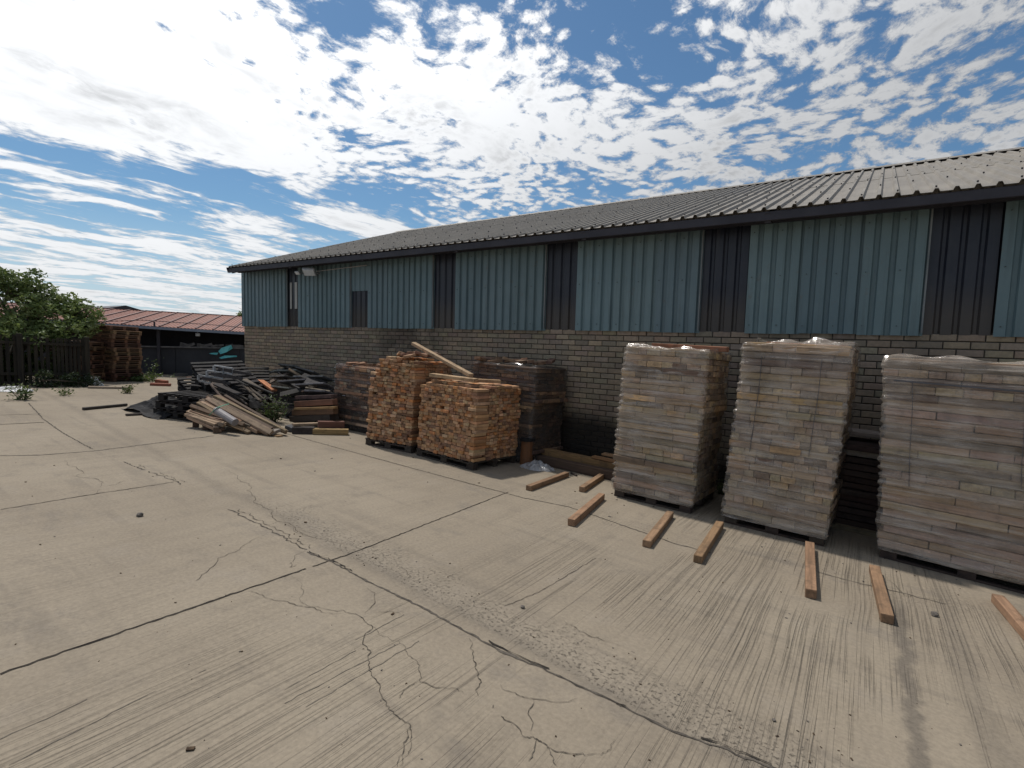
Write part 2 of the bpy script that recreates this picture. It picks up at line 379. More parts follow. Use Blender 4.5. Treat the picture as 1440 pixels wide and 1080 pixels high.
# ------------------------------------------------------------------ mesh helper
class MB:
    def __init__(s):
        s.v = []; s.f = []; s.mi = []; s.tint = []; s.lc = []
    def add(s, vs, fs, mat=0, tint=(1, 1, 1), lc=None):
        o = len(s.v); s.v.extend([tuple(v) for v in vs])
        for f in fs:
            s.f.append([i+o for i in f]); s.mi.append(mat)
            for i in f:
                s.tint.append(tint); s.lc.append(tuple(lc[i]) if lc else (0, 0, 0))
    def box(s, mat4, sx, sy, sz, bev=0.0, tint=(1, 1, 1), mat=0, rng=None, jit=0.0, at=(0, 0, 0)):
        """box centred on at (local), long axis x"""
        r = rng or RNG
        off = Vector((r.uniform(-9, 9), r.uniform(-9, 9), r.uniform(-9, 9)))
        hx, hy, hz = sx/2, sy/2, sz/2
        c = Vector(at)
        if bev <= 0:
            loc = [Vector((a*hx, b_*hy, d*hz)) for a in (-1, 1) for b_ in (-1, 1) for d in (-1, 1)]
            fs = [(0, 1, 3, 2), (4, 6, 7, 5), (0, 4, 5, 1), (2, 3, 7, 6), (0, 2, 6, 4), (1, 5, 7, 3)]
        else:
            loc = []; idx = {}
            for a in (-1, 1):
                for b_ in (-1, 1):
                    for d in (-1, 1):
                        for k in range(3):
                            q = [a*hx, b_*hy, d*hz]
                            for j, sg in enumerate((a, b_, d)):
                                if j != k: q[j] -= sg*bev
                            idx[(a, b_, d, k)] = len(loc); loc.append(Vector(q))
            fs = []
            def V(a, b_, d, k): return idx[(a, b_, d, k)]
            for a in (-1, 1):
                q = [V(a, -1, -1, 0), V(a, 1, -1, 0), V(a, 1, 1, 0), V(a, -1, 1, 0)]
                fs.append(q if a > 0 else q[::-1])
                q = [V(-1, a, -1, 1), V(-1, a, 1, 1), V(1, a, 1, 1), V(1, a, -1, 1)]
                fs.append(q if a > 0 else q[::-1])
                q = [V(-1, -1, a, 2), V(1, -1, a, 2), V(1, 1, a, 2), V(-1, 1, a, 2)]
                fs.append(q if a > 0 else q[::-1])
            for a in (-1, 1):
                for b_ in (-1, 1):
                    q = [V(a, b_, -1, 0), V(a, b_, -1, 1), V(a, b_, 1, 1), V(a, b_, 1, 0)]
                    fs.append(q if a*b_ > 0 else q[::-1])
                    q = [V(a, -1, b_, 0), V(a, 1, b_, 0), V(a, 1, b_, 2), V(a, -1, b_, 2)]
                    fs.append(q if a*b_ > 0 else q[::-1])
                    q = [V(-1, a, b_, 1), V(-1, a, b_, 2), V(1, a, b_, 2), V(1, a, b_, 1)]
                    fs.append(q if a*b_ > 0 else q[::-1])
                    for d in (-1, 1):
                        q = [V(a, b_, d, 0), V(a, b_, d, 1), V(a, b_, d, 2)]
                        fs.append(q if a*b_*d > 0 else q[::-1])
        if jit:
            loc = [p+Vector((r.uniform(-jit, jit), r.uniform(-jit, jit), r.uniform(-jit, jit))) for p in loc]
        lc = [p+off for p in loc]
        s.add([mat4 @ (p+c) for p in loc], fs, mat, tint, lc)
    def bar(s, p0, p1, w, h, bev=0.0, tint=(1, 1, 1), mat=0, twist=0.0, rng=None, jit=0.0):
        p0 = Vector(p0); p1 = Vector(p1); d = p1-p0; L = d.length; x = d/L
        up = Vector((0, 0, 1)) if abs(x.z) < 0.95 else Vector((0, 1, 0))
        y = up.cross(x).normalized(); z = x.cross(y)
        if twist:
            R = Matrix.Rotation(twist, 3, x); y = R @ y; z = R @ z
        c = (p0+p1)/2
        m = Matrix(((x.x, y.x, z.x, c.x), (x.y, y.y, z.y, c.y), (x.z, y.z, z.z, c.z), (0, 0, 0, 1)))
        s.box(m, L, w, h, bev, tint, mat, rng, jit)
    def tube(s, pts, r, n=8, tint=(1, 1, 1), mat=0, cap=True):
        pts = [Vector(p) for p in pts]
        rs = r if isinstance(r, (list, tuple)) else [r]*len(pts)
        vs = []; fs = []
        ref = Vector((0, 0, 1))
        for i, p in enumerate(pts):
            d = (pts[min(i+1, len(pts)-1)]-pts[max(i-1, 0)]).normalized()
            if abs(d.dot(ref)) > 0.95: ref = Vector((1, 0.2, 0))
            a = d.cross(ref).normalized(); b_ = d.cross(a)
            for k in range(n):
                t = 2*math.pi*k/n
                vs.append(p+(a*math.cos(t)+b_*math.sin(t))*rs[i])
        for i in range(len(pts)-1):
            for k in range(n):
                fs.append((i*n+k, i*n+(k+1) % n, (i+1)*n+(k+1) % n, (i+1)*n+k))
        if cap:
            fs.append(tuple(range(n))); fs.append(tuple(range((len(pts)-1)*n, len(pts)*n))[::-1])
        s.add(vs, fs, mat, tint, [v for v in vs])
    def leaf(s, p, size, rng, tint, droop=0.3, mat=0):
        d = Vector((rng.gauss(0, 1), rng.gauss(0, 1), rng.gauss(0, 0.6)))
        if d.length < 1e-3: d = Vector((1, 0, 0))
        d.normalize()
        u = d.cross(Vector((rng.gauss(0, 1), rng.gauss(0, 1), rng.gauss(0, 1)))).normalized()
        a = size*rng.uniform(0.7, 1.3); w = a*rng.uniform(0.35, 0.55)
        n = d.cross(u)
        q = [p-d*a*0.5, p+u*w*0.5+n*a*0.06, p+d*a*0.5-n*a*droop*0.3, p-u*w*0.5+n*a*0.06]
        s.add(q, [(0, 1, 2), (0, 2, 3)], mat, (tint,)*3)
    def build(s, name, mats, parent=None, smooth=False):
        me = bpy.data.meshes.new(name)
        me.from_pydata(s.v, [], s.f)
        if not isinstance(mats, (list, tuple)): mats = [mats]
        for m in mats: me.materials.append(m)
        me.polygons.foreach_set('material_index', s.mi)
        if smooth: me.polygons.foreach_set('use_smooth', [True]*len(s.f))
        a = me.attributes.new('tint', 'FLOAT_COLOR', 'CORNER')
        arr = np.ones((len(s.tint), 4), dtype=np.float32); arr[:, :3] = np.array(s.tint, dtype=np.float32)
        a.data.foreach_set('color', arr.ravel())
        a = me.attributes.new('lc', 'FLOAT_VECTOR', 'CORNER')
        a.data.foreach_set('vector', np.array(s.lc, dtype=np.float32).ravel())
        me.update()
        o = bpy.data.objects.new(name, me); col.objects.link(o)
        if parent is not None: o.parent = parent
        return o

def tag(o, label=None, cat=None, group=None, kind=None):
    if label: o['label'] = label
    if cat: o['category'] = cat
    if group: o['group'] = group
    if kind: o['kind'] = kind
    return o
def empty(name, mat4, label, cat, group=None):
    o = bpy.data.objects.new(name, None); o.empty_display_size = 0.2
    col.objects.link(o); o.matrix_world = mat4
    return tag(o, label, cat, group)
def T(x, y, z): return Matrix.Translation((x, y, z))
def Rz(a): return Matrix.Rotation(a, 4, 'Z')
def Rx(a): return Matrix.Rotation(a, 4, 'X')
def Ry(a): return Matrix.Rotation(a, 4, 'Y')

def jitc(c, r, amt=0.15):
    k = 1+r.uniform(-amt, amt)
    return tuple(max(0.004, v*k*(1+r.uniform(-0.05, 0.05))) for v in c)

# ------------------------------------------------------------------ ground
def ground():
    mb = MB()
    xs = [-400, -120, -50, -24]+[-22+2*i for i in range(18)]+[14, 40, 120, 400]
    ys = [-400, -100, -40, -18]+[-16+2*i for i in range(16)]+[16, 40, 120, 400]
    vs = [(x, y, gz(x, y)) for y in ys for x in xs]
    n = len(xs)
    fs = [(j*n+i, j*n+i+1, (j+1)*n+i+1, (j+1)*n+i) for j in range(len(ys)-1) for i in range(n-1)]
    mb.add(vs, fs, 0)
    r = random.Random(3)
    def ribbon(pts, w0, w1, mat, lift=0.003, step=0.035, wob=0.004, taper=False, gaps=0.0):
        P = [Vector((p[0], p[1])) for p in pts]
        out = []
        for a, b_ in zip(P, P[1:]):
            k = max(1, int((b_-a).length/step))
            for i in range(k): out.append(a.lerp(b_, i/k))
        out.append(P[-1])
        N = len(out)
        L = []; Rr = []
        for i, p in enumerate(out):
            d = (out[min(i+1, N-1)]-out[max(i-1, 0)]).normalized(); nrm = Vector((-d.y, d.x))
            o = nrm*(r.gauss(0, wob))
            w = r.uniform(w0, w1)
            if taper: w *= min(1, 0.25+3.0*min(i, N-1-i)/N)
            w *= 0.7+0.6*mnoise.noise(Vector((p.x*2.1, p.y*2.1, 0.7)))**2+0.4*abs(mnoise.noise(Vector((p.x*0.8, p.y*0.8, 3))))
            a = p+o+nrm*w/2; b_ = p+o-nrm*w/2
            L.append((a.x, a.y, gz(a.x, a.y)+lift)); Rr.append((b_.x, b_.y, gz(b_.x, b_.y)+lift))
        fs = []
        for i in range(N-1):
            if gaps and mnoise.noise(Vector((out[i].x*1.7, out[i].y*1.7, 9.0))) < gaps-0.55: continue
            fs.append((i, N+i, N+i+1, i+1))
        mb.add(L+Rr, fs, mat)
    def px(lst): return [gnd(*q) for q in lst]
    def c3(lst): return px([(a/3, 540+b_/3) for a, b_ in lst])
    def c5(lst): return px([(400+a/2.571, 660+b_/2.571) for a, b_ in lst])
    def c6(lst): return px([(800+a/2.25, 700+b_/2.25) for a, b_ in lst])
    # long joint
    lj = c3([(120, 80), (185, 150), (270, 210), (390, 275), (560, 345), (740, 410), (870, 480), (1060, 575), (1150, 620), (1290, 700)])
    ribbon(lj[:4], 0.012, 0.026, 2, wob=0.005)
    ribbon(lj[3:], 0.006, 0.024, 2, wob=0.010, gaps=0.38)
    ribbon([(p[0], p[1]+0.05) for p in lj[4:]], 0.003, 0.014, 4, 0.004, wob=0.014, gaps=0.5)
    lj2 = c5([(80, 300), (180, 340), (300, 405), (480, 490), (680, 600), (800, 665), (930, 720), (1080, 790), (1234, 860)])+c6([(150, 650), (330, 740), (500, 800), (640, 855)])
    ribbon(lj2, 0.010, 0.026, 2, wob=0.004)
    ribbon([(p[0], p[1]+0.02) for p in lj2], 0.003, 0.016, 1, 0.006, wob=0.006, gaps=0.45)
    ribbon([lj2[-1], (4, 2.4), (12, 2.5)], 0.02, 0.04, 2)
    # cross joints
    ribbon(px([(0, 948), (430, 800)]), 0.014, 0.024, 1, wob=0.003)
    ribbon(px([(440, 797), (490, 780), (715, 692)]), 0.010, 0.018, 1, wob=0.003)
    ribbon(px([(0, 717), (120, 697), (245, 678)]), 0.008, 0.016, 1, gaps=0.35)
    ribbon(px([(0, 641), (60, 640), (135, 634), (300, 613)]), 0.02, 0.05, 3, wob=0.01)
    ribbon(px([(0, 597), (62, 594)]), 0.03, 0.05, 1)
    ribbon(px([(0, 584), (58, 582)]), 0.015, 0.03, 2)
    ribbon([(0.35, 2.4), (0.3, -1.5)], 0.012, 0.02, 1)
    ribbon(px([(392, 607), (460, 626), (600, 664), (735, 700), (800, 713), (870, 737)]), 0.010, 0.018, 1, wob=0.003)
    ribbon(px([(870, 737), (950, 765), (1000, 778)]), 0.010, 0.03, 2, wob=0.006)
    ribbon(px([(1150, 805), (1200, 818), (1260, 832), (1330, 850)]), 0.008, 0.018, 2, wob=0.006)
    ribbon([(1.2, 5.5), (9, 5.5)], 0.012, 0.02, 1)
    ribbon(c5([(800, 495), (930, 440), (1125, 322)]), 0.004, 0.008, 4)
    # rake scores, left foreground
    for a, b_ in [((13, 1077), (207, 977)), ((0, 1040), (123, 984)), ((207, 977), (290, 942)), ((400, 971), (500, 915)), ((380, 1000), (560, 905)), ((420, 1000), (590, 902)), ((500, 900), (590, 853))]:
        ribbon(px([a, b_]), 0.002, 0.007, 3, 0.002, wob=0.003, gaps=0.6)
    cracks = [
        c5([(25, 390), (60, 480), (140, 505), (270, 530), (320, 570), (295, 640), (305, 690), (330, 760), (370, 840), (405, 890), (455, 930), (460, 990), (430, 1040), (405, 1085)]),
        c5([(320, 570), (390, 620), (440, 660), (490, 710), (490, 770), (570, 790), (640, 805), (700, 830), (760, 870), (800, 910), (860, 965), (910, 975), (950, 1005), (1040, 1030), (1100, 1035), (1180, 1015), (1195, 980)]),
        c5([(670, 610), (680, 690), (705, 740), (690, 800), (705, 832)]), c5([(780, 780), (840, 815), (900, 830), (1060, 830)]),
        c5([(900, 830), (890, 950)]), c5([(455, 930), (430, 990), (410, 1075)]), c5([(490, 770), (430, 800), (415, 830)]),
        c5([(0, 190), (40, 210), (95, 245), (160, 260), (280, 280)]), c5([(75, 295), (35, 325), (20, 355), (45, 345)]),
        c3([(940, 355), (1000, 400), (1040, 450), (1080, 485), (1110, 520), (1150, 560), (1240, 600), (1280, 640), (1440, 670)]),
        c3([(280, 320), (330, 360), (320, 390), (430, 430), (410, 465)]), c3([(430, 430), (490, 425), (540, 405)]),
        c3([(1130, 625), (1010, 700), (885, 780), (805, 850), (810, 890), (785, 940)]),
        c3([(1045, 875), (1115, 900), (1240, 930), (1330, 945), (1440, 970)]),
        c5([(1010, 545), (1080, 590), (1230, 640)]), c5([(300, 430), (290, 520)]), c5([(910, 975), (880, 1060)]), c5([(950, 1005), (985, 1075)]),
        c5([(330, 520), (420, 520)]), c5([(420, 350), (440, 430)]), c5([(860, 570), (960, 600)]), c6([(1010, 260), (1060, 310), (1200, 330)])]
    for cr in cracks:
        # midpoint displacement makes the line ragged
        P = [Vector((p[0], p[1])) for p in cr]
        for lev in range(3):
            Q = [P[0]]
            for a, b_ in zip(P, P[1:]):
                d = b_-a; nrm = Vector((-d.y, d.x))
                Q += [a.lerp(b_, 0.5)+nrm*r.uniform(-0.17, 0.17), b_]
            P = Q
        ribbon(P, 0.002, 0.0075, 4, 0.004, 0.03, 0.002, taper=True, gaps=0.26)
    o = mb.build('ground', [M['concrete'], M['joint'], M['seam'], M['dustyseam'], M['crack']])
    tag(o, kind='structure')
    # crumbs of wood and concrete
    mb = MB()
    for i in range(380):
        if i < 170:
            p = gnd(r.uniform(20, 1400), r.uniform(600, 1075))
        elif i < 290:
            x = r.uniform(-4.5, 1.5); p = Vector((x, 2.64+abs(r.gauss(0, 0.22)), 0))
        else:
            x = r.uniform(-9, 1.5); p = Vector((x, 5.9+r.gauss(0, 0.6), 0))
        dd = (Vector((p.x, p.y, 0))-Vector((0, 0, 0))).length
        s = r.choice((0.003, 0.004, 0.005, 0.007, 0.009))*min(1.7, max(0.8, dd/4.5))
        if r.random() < 0.03: s = 0.014
        m = T(p.x, p.y, gz(p.x, p.y)+s*0.25) @ Rz(r.uniform(0, 6.3)) @ Rx(r.uniform(-0.2, 0.2))
        mb.box(m, s*r.uniform(1, 2.2), s, s*r.uniform(0.4, 0.8), 0, (1, 1, 1), 0 if r.random() < 0.7 else 1, r, s*0.15)
    tag(mb.build('scattered_crumbs', [M['chip'], M['stone']]), 'dark wood chips and concrete crumbs scattered over the yard', 'debris', None, 'stuff')
ground()

# ------------------------------------------------------------------ warehouse
DW, XL, XR = 7.9, -14.49, 11.0
def warehouse():
    root = empty('warehouse', T(XL, DW, gz(XL, DW)), 'long warehouse with grey brick base, teal ribbed cladding and grey metal roof', 'warehouse')
    inv = root.matrix_world.inverted()
    def put(o):
        o.parent = root; o.matrix_parent_inverse = inv; return o
    r = random.Random(8)
    ZS = 1.98; YB = 19.3
    # brick wall, real bricks with raked joints
    mb = MB()
    base = -0.75; ch = 0.0885; bl = 0.247
    mb.box(T((XL+XR)/2, DW+0.06, (base+ZS)/2), XR-XL-0.02, 0.08, ZS-base-0.01, mat=1)
    pal = [(0.30, 0.243, 0.178), (0.325, 0.262, 0.19), (0.28, 0.228, 0.17), (0.345, 0.277, 0.20), (0.255, 0.21, 0.16)]
    def course_wall(p0, dx, L, nrm):
        rows = int((ZS-base)/ch)
        for j in range(rows):
            z1 = ZS-0.012-j*ch; z0 = z1-ch+0.012
            x = -bl/2 if j % 2 else 0.0
            while x < L:
                a = max(0, x)+0.005; b_ = min(L, x+bl)-0.006
                x += bl
                if b_-a < 0.02: continue
                t = jitc(r.choice(pal), r, 0.09)
                pr = 0.012+r.uniform(-0.003, 0.003); bv = 0.006
                A = Vector(p0)
                def P(u, z, o): return A+Vector(dx)*u+Vector((0, 0, z))+Vector(nrm)*o
                vs = [P(a, z0, -0.012), P(b_, z0, -0.012), P(b_, z1, -0.012), P(a, z1, -0.012),
                      P(a, z0, pr-bv), P(b_, z0, pr-bv), P(b_, z1, pr-bv), P(a, z1, pr-bv),
                      P(a+bv, z0+bv, pr), P(b_-bv, z0+bv, pr), P(b_-bv, z1-bv, pr), P(a+bv, z1-bv, pr)]
                fs = [(0, 1, 5, 4), (1, 2, 6, 5), (2, 3, 7, 6), (3, 0, 4, 7), (4, 5, 9, 8), (5, 6, 10, 9), (6, 7, 11, 10), (7, 4, 8, 11), (8, 9, 10, 11)]
                mb.add(vs, fs, 0, t)
    course_wall((XL, DW+0.014, 0), (1, 0, 0), XR-XL, (0, -1, 0))
    course_wall((XL+0.012, YB, 0), (0, -1, 0), YB-DW-0.03, (-1, 0, 0))
    mb.box(T(XL+0.06, (DW+YB)/2+0.05, (base+ZS)/2), 0.08, YB-DW-0.1, ZS-base-0.01, mat=1)
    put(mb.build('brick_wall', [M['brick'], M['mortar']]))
    # ribbed cladding
    EZ = 3.5; YE = DW-0.5; PIT = math.radians(18.3); YR = 13.5
    RZ = EZ+(YR-YE)*math.tan(PIT)
    zt = EZ+0.5*math.tan(PIT)-0.10
    pit = 0.1715
    def ribs(x0, x1, y, z0, z1, depth, proud=0.098, slope=0.016, phase=0.0, skew=0.0):
        prof = []
        x = x0; k = 0
        pts = [(x0, 0)]
        s = x0+phase
        while s < x1-0.02:
            for dx_, dp in ((proud, 0), (proud+slope, depth), (pit-slope, depth), (pit, 0)):
                if x0 < s+dx_ < x1: pts.append((s+dx_, dp))
            s += pit
        pts.append((x1, pts[-1][1]))
        vs = [(px_, y+dp, z0) for px_, dp in pts]+[(px_+skew, y+dp, z1) for px_, dp in pts]
        n = len(pts)
        # back skin gives the sheet its thickness
        vs += [(px_, y+dp+0.004, z0) for px_, dp in pts]+[(px_+skew, y+dp+0.004, z1) for px_, dp in pts]
        fs = [(i, i+1, n+i+1, n+i) for i in range(n-1)]+[(2*n+i+1, 2*n+i, 3*n+i, 3*n+i+1) for i in range(n-1)]
        fs += [(2*n+i, 2*n+i+1, i+1, i) for i in range(n-1)]
        fs += [(0, n, 3*n, 2*n), (n-1, 3*n-1, 4*n-1, 2*n-1)]
        return vs, fs
    edges = [XL, -12.34, -11.88, -9.86, -9.28, -7.32, -6.74, -4.70, -4.10, -2.08, -1.46, 0.50, 1.12, 3.1, 3.72, 5.7, 6.3, 8.3, 8.9, XR]
    for i in range(len(edges)-1):
        x0, x1 = edges[i], edges[i+1]
        teal = i % 2 == 0
        mb = MB()
        if teal:
            # two or three overlapping sheets, each hung a touch differently
            k = 3 if x1-x0 > 1.9 else 1
            for q in range(k):
                a = x0+(x1-x0)*q/k; b_ = x0+(x1-x0)*(q+1)/k+(0.02 if q < k-1 else 0)
                vs, fs = ribs(a, b_, DW-0.045-0.003*(q % 2), ZS-0.03+r.uniform(-0.008, 0.008), zt, 0.037)
                kt = r.uniform(0.88, 1.1); mb.add(vs, fs, 0, (kt*r.uniform(0.97, 1.03), kt, kt*r.uniform(0.97, 1.03)))
                for zs in (2.06, 2.72, 3.32):
                    xx = a+0.05
                    while xx < b_-0.02:
                        mb.box(T(xx+r.uniform(-0.008, 0.008), DW-0.053, zs+r.uniform(-0.006, 0.006)), 0.011, 0.012, 0.011, 0, (0.3, 0.27, 0.25))
                        xx += pit*2
            # pale edge flashing beside the clear bay
            o = put(mb.build('cladding_panel', [M['teal'], M['trim']]))
            tm = MB(); tm.box(T(x1-0.012, DW-0.036, (ZS+zt)/2), 0.016, 0.034, zt-ZS)
            tm.build('edge_trim', [M['trim']], o)
        else:
            vs, fs = ribs(x0-0.01, x1+0.01, DW+0.001, ZS-0.02, zt, 0.03, 0.10, 0.02)
            mb.add(vs, fs)
            if i == 1:
                for xa_, w_ in ((0.07, 0.07), (0.27, 0.10)):
                    mb.box(T(x0+xa_+w_/2, DW-0.006, 2.74), w_, 0.012, 0.66, mat=1)
            if i == 3:
                vs, fs = ribs(x0-0.005, x1+0.005, DW-0.02, 2.78, zt, 0.02, 0.098)
                mb.add(vs, fs, 2)
            o = put(mb.build('translucent_panel', [M['poly'], M['polypale'], M['teal']]))
            o['label'] = 'smoky translucent ribbed wall sheet between teal panels'
    # wall body behind the sheets
    mb = MB()
    mb.box(T((XL+XR)/2, DW+0.09, (ZS+zt)/2), XR-XL-0.05, 0.06, zt-ZS)
    vs = [(XL+0.04, DW+0.05, ZS), (XL+0.04, YB, ZS), (XL+0.04, YB, zt), (XL+0.04, YR, RZ-0.1), (XL+0.04, DW+0.05, zt)]
    mb.add(vs, [(0, 1, 2, 3, 4)])
    put(mb.build('wall_lining', [M['dark']]))
    mb = MB()
    x = XL
    # gable sheeting, ribbed along Y
    y = DW-0.04
    while y < YB:
        y2 = min(y+0.098, YB)
        def top(yy): return (EZ+(yy-YE)*math.tan(PIT) if yy < YR else RZ-(yy-YR)*math.tan(PIT))-0.09
        xo, xi = XL-0.03, XL+0.007
        a, b_, c_, d_ = y, y+0.098, y+0.114, y+0.1555
        for (u, xu), (w, xw) in (((a, xo), (b_, xo)), ((b_, xo), (c_, xi)), ((c_, xi), (d_, xi)), ((d_, xi), (y+pit, xo))):
            mb.add([(xu, u, ZS-0.03), (xw, w, ZS-0.03), (xw, w, top(w)), (xu, u, top(u))], [(3, 2, 1, 0)])
        y += pit
    put(mb.build('gable_cladding', [M['teal']]))
    # roof slopes: ribs run up the slope
    mb = MB(); xo = -14.36-0.05; xe = XR+0.4
    tp = math.tan(PIT)
    def slope(sgn):
        pts = []; x = xo
        while x < xe:
            pts += [(x, 0), (x+0.108, 0), (x+0.124, 0.036), (x+0.155, 0.036)]
            x += pit
        n = len(pts)
        y0, z0 = (YE, EZ) if sgn > 0 else (2*YR-YE, EZ)
        secs = [(0.0, 0), (0.5, 1), (1.0, 0)]
        for si in range(2):
            t0 = si*0.5; t1 = (si+1)*0.5+(0.02 if si == 0 else 0)
            lift = 0.0 if si == 0 else 0.006
            vs = []
            for t in (t0, t1):
                for px_, dz in pts:
                    yy = y0+(YR-y0)*t; zz = EZ+(RZ-EZ)*t+dz+lift
                    vs.append((px_, yy, zz))
            for t in (t0, t1):
                for px_, dz in pts:
                    yy = y0+(YR-y0)*t; zz = EZ+(RZ-EZ)*t+dz+lift-0.004
                    vs.append((px_, yy, zz))
            fs = [(i, i+1, n+i+1, n+i) for i in range(n-1)]+[(2*n+i+1, 2*n+i, 3*n+i, 3*n+i+1) for i in range(n-1)]
            fs += [(2*n+i, 2*n+i+1, i+1, i) for i in range(n-1)]
            if sgn < 0: fs = [f[::-1] for f in fs]
            mb.add(vs, fs, 0)
        if sgn > 0:
            # fixing screws with washers on the ribs along the purlins
            x = xo; k = 0
            while x < xe:
                for q, t in enumerate((0.015, 0.2, 0.4, 0.6, 0.8, 0.97)):
                    if (k+q) % 2: continue
                    yy = y0+(YR-y0)*t+r.uniform(-0.02, 0.02); zz = EZ+(RZ-EZ)*t+0.036
                    mb.box(T(x+0.14, yy, zz+0.014) @ Rx(PIT), 0.018, 0.018, 0.02, 0.003, mat=1)
                x += pit; k += 1
    slope(1); slope(-1)
    put(mb.build('roof', [M['roof'], M['dark']]))
    mb = MB()
    mb.add([(xo, YR-0.2, RZ-0.2*tp+0.05), (xe, YR-0.2, RZ-0.2*tp+0.05), (xe, YR, RZ+0.07), (xo, YR, RZ+0.07), (xo, YR+0.2, RZ-0.2*tp+0.05), (xe, YR+0.2, RZ-0.2*tp+0.05)],
           [(0, 1, 2, 3), (3, 2, 5, 4)])
    put(mb.build('ridge_cap', [M['roof']]))
    # fascia, soffit purlins and verge
    mb = MB()
    mb.box(T((xo+xe)/2, YE+0.045, EZ-0.075), xe-xo-0.02, 0.05, 0.115, 0.006)
    mb.box(T((xo+xe)/2, YE+0.30, EZ-0.06), xe-xo-0.1, 0.06, 0.10)
    put(mb.build('fascia', [M['dark']]))
    x = XL+0.3
    while x < XR:
        mb = MB(); mb.box(T(x, YE+0.27, EZ-0.02) @ Rx(PIT), 0.07, 0.5, 0.12)
        put(mb.build('rafter_end', [M['dark']]))
        x += 2.6
    mb = MB()
    for sg in (1, -1):
        Lr = math.hypot(YR-YE, RZ-EZ)
        yc = (YE+YR)/2 if sg > 0 else YR+(YR-YE)/2
        mb.box(T(xo+0.03, yc, (EZ+RZ)/2-0.07) @ Rx(PIT*sg), 0.05, Lr-0.02, 0.13)
    put(mb.build('verge_board', [M['dark']]))
    # floodlights under the eave
    for (x, s, rz_) in ((-11.0, 1.0, 0.5), (-11.47, 0.45, 0.2)):
        mb = MB()
        m = T(x, DW-0.32, 3.24) @ Rz(rz_) @ Rx(0.75)
        mb.box(m, 0.30*s, 0.07*s, 0.20*s, 0.012*s, mat=0)
        mb.bar((x, DW-0.30, 3.26), (x, DW-0.02, 3.22), 0.04, 0.03)
        o = put(mb.build('floodlight', [M['steel']]))
        ln = MB(); ln.box(m, 0.26*s, 0.012, 0.16*s, 0, at=(0, -0.041*s, 0)); ln.build('lens', [M['lampglass']], o)
        o['label'] = 'wide grey floodlight under the eave' if s == 1.0 else 'small grey lamp beside the floodlight'
    # conduit
    mb = MB()
    mb.tube([(-11.6, DW-0.06, 3.30), (-11.0, DW-0.06, 3.29), (-9.3, DW-0.06, 3.33)], 0.012, 6)
    put(mb.build('conduit', [M['steel']]))
warehouse()

# ------------------------------------------------------------------ timber
PAL_B = [(0.50, 0.30, 0.165), (0.48, 0.26, 0.13), (0.47, 0.215, 0.09), (0.43, 0.24, 0.13), (0.36, 0.20, 0.11), (0.52, 0.335, 0.20), (0.25, 0.145, 0.09)]
PAL_A = [(0.49, 0.30, 0.165), (0.47, 0.25, 0.125), (0.48, 0.20, 0.08), (0.43, 0.24, 0.13), (0.34, 0.195, 0.11), (0.50, 0.335, 0.205), (0.24, 0.135, 0.08)]
PAL_W = [(0.42, 0.315, 0.21), (0.37, 0.27, 0.18), (0.47, 0.35, 0.22), (0.31, 0.225, 0.155), (0.40, 0.31, 0.22), (0.19, 0.135, 0.10), (0.47, 0.325, 0.18)]
PAL_D = [(0.27, 0.155, 0.10), (0.34, 0.20, 0.125), (0.18, 0.115, 0.08), (0.42, 0.26, 0.16)]

def pallet_mesh(mb, m, w, d, h, tint, rng, mat=0, solid=False):
    bd = h*0.17
    if solid:
        mb.box(m, w-0.025, d-0.03, h-3.2*bd, 0, tuple(c*0.3 for c in tint), mat, rng, at=(0, 0, h/2))
    for i in range(3):
        for j in range(3):
            mb.box(m, 0.13, 0.10, h-3*bd, 0.004, jitc(tint, rng), mat, rng, at=((i-1)*(w/2-0.07), (j-1)*(d/2-0.06), (h-bd)/2+bd*0.0))
    for j in range(3):
        mb.box(m, w, 0.095, bd, 0.003, jitc(tint, rng), mat, rng, at=(0, (j-1)*(d/2-0.06), bd/2+0.001))
        mb.box(m, w, 0.095, bd, 0.003, jitc(tint, rng), mat, rng, at=(0, (j-1)*(d/2-0.06), h-bd*1.5))
    n = 7
    for i in range(n):
        mb.box(m, 0.095, d, bd, 0.003, jitc(tint, rng), mat, rng, at=(-w/2+0.05+(w-0.1)*i/(n-1), 0, h-bd*0.48))

def thing_pallet(name, mat4, w, d, h, tint, label, group, rng, mat=None, solid=False):
    mb = MB(); pallet_mesh(mb, Matrix(), w, d, h, tint, rng, 0, solid)
    o = mb.build(name, [mat or M['darkwood']]); o.matrix_world = mat4
    return tag(o, label, 'pallet', group)

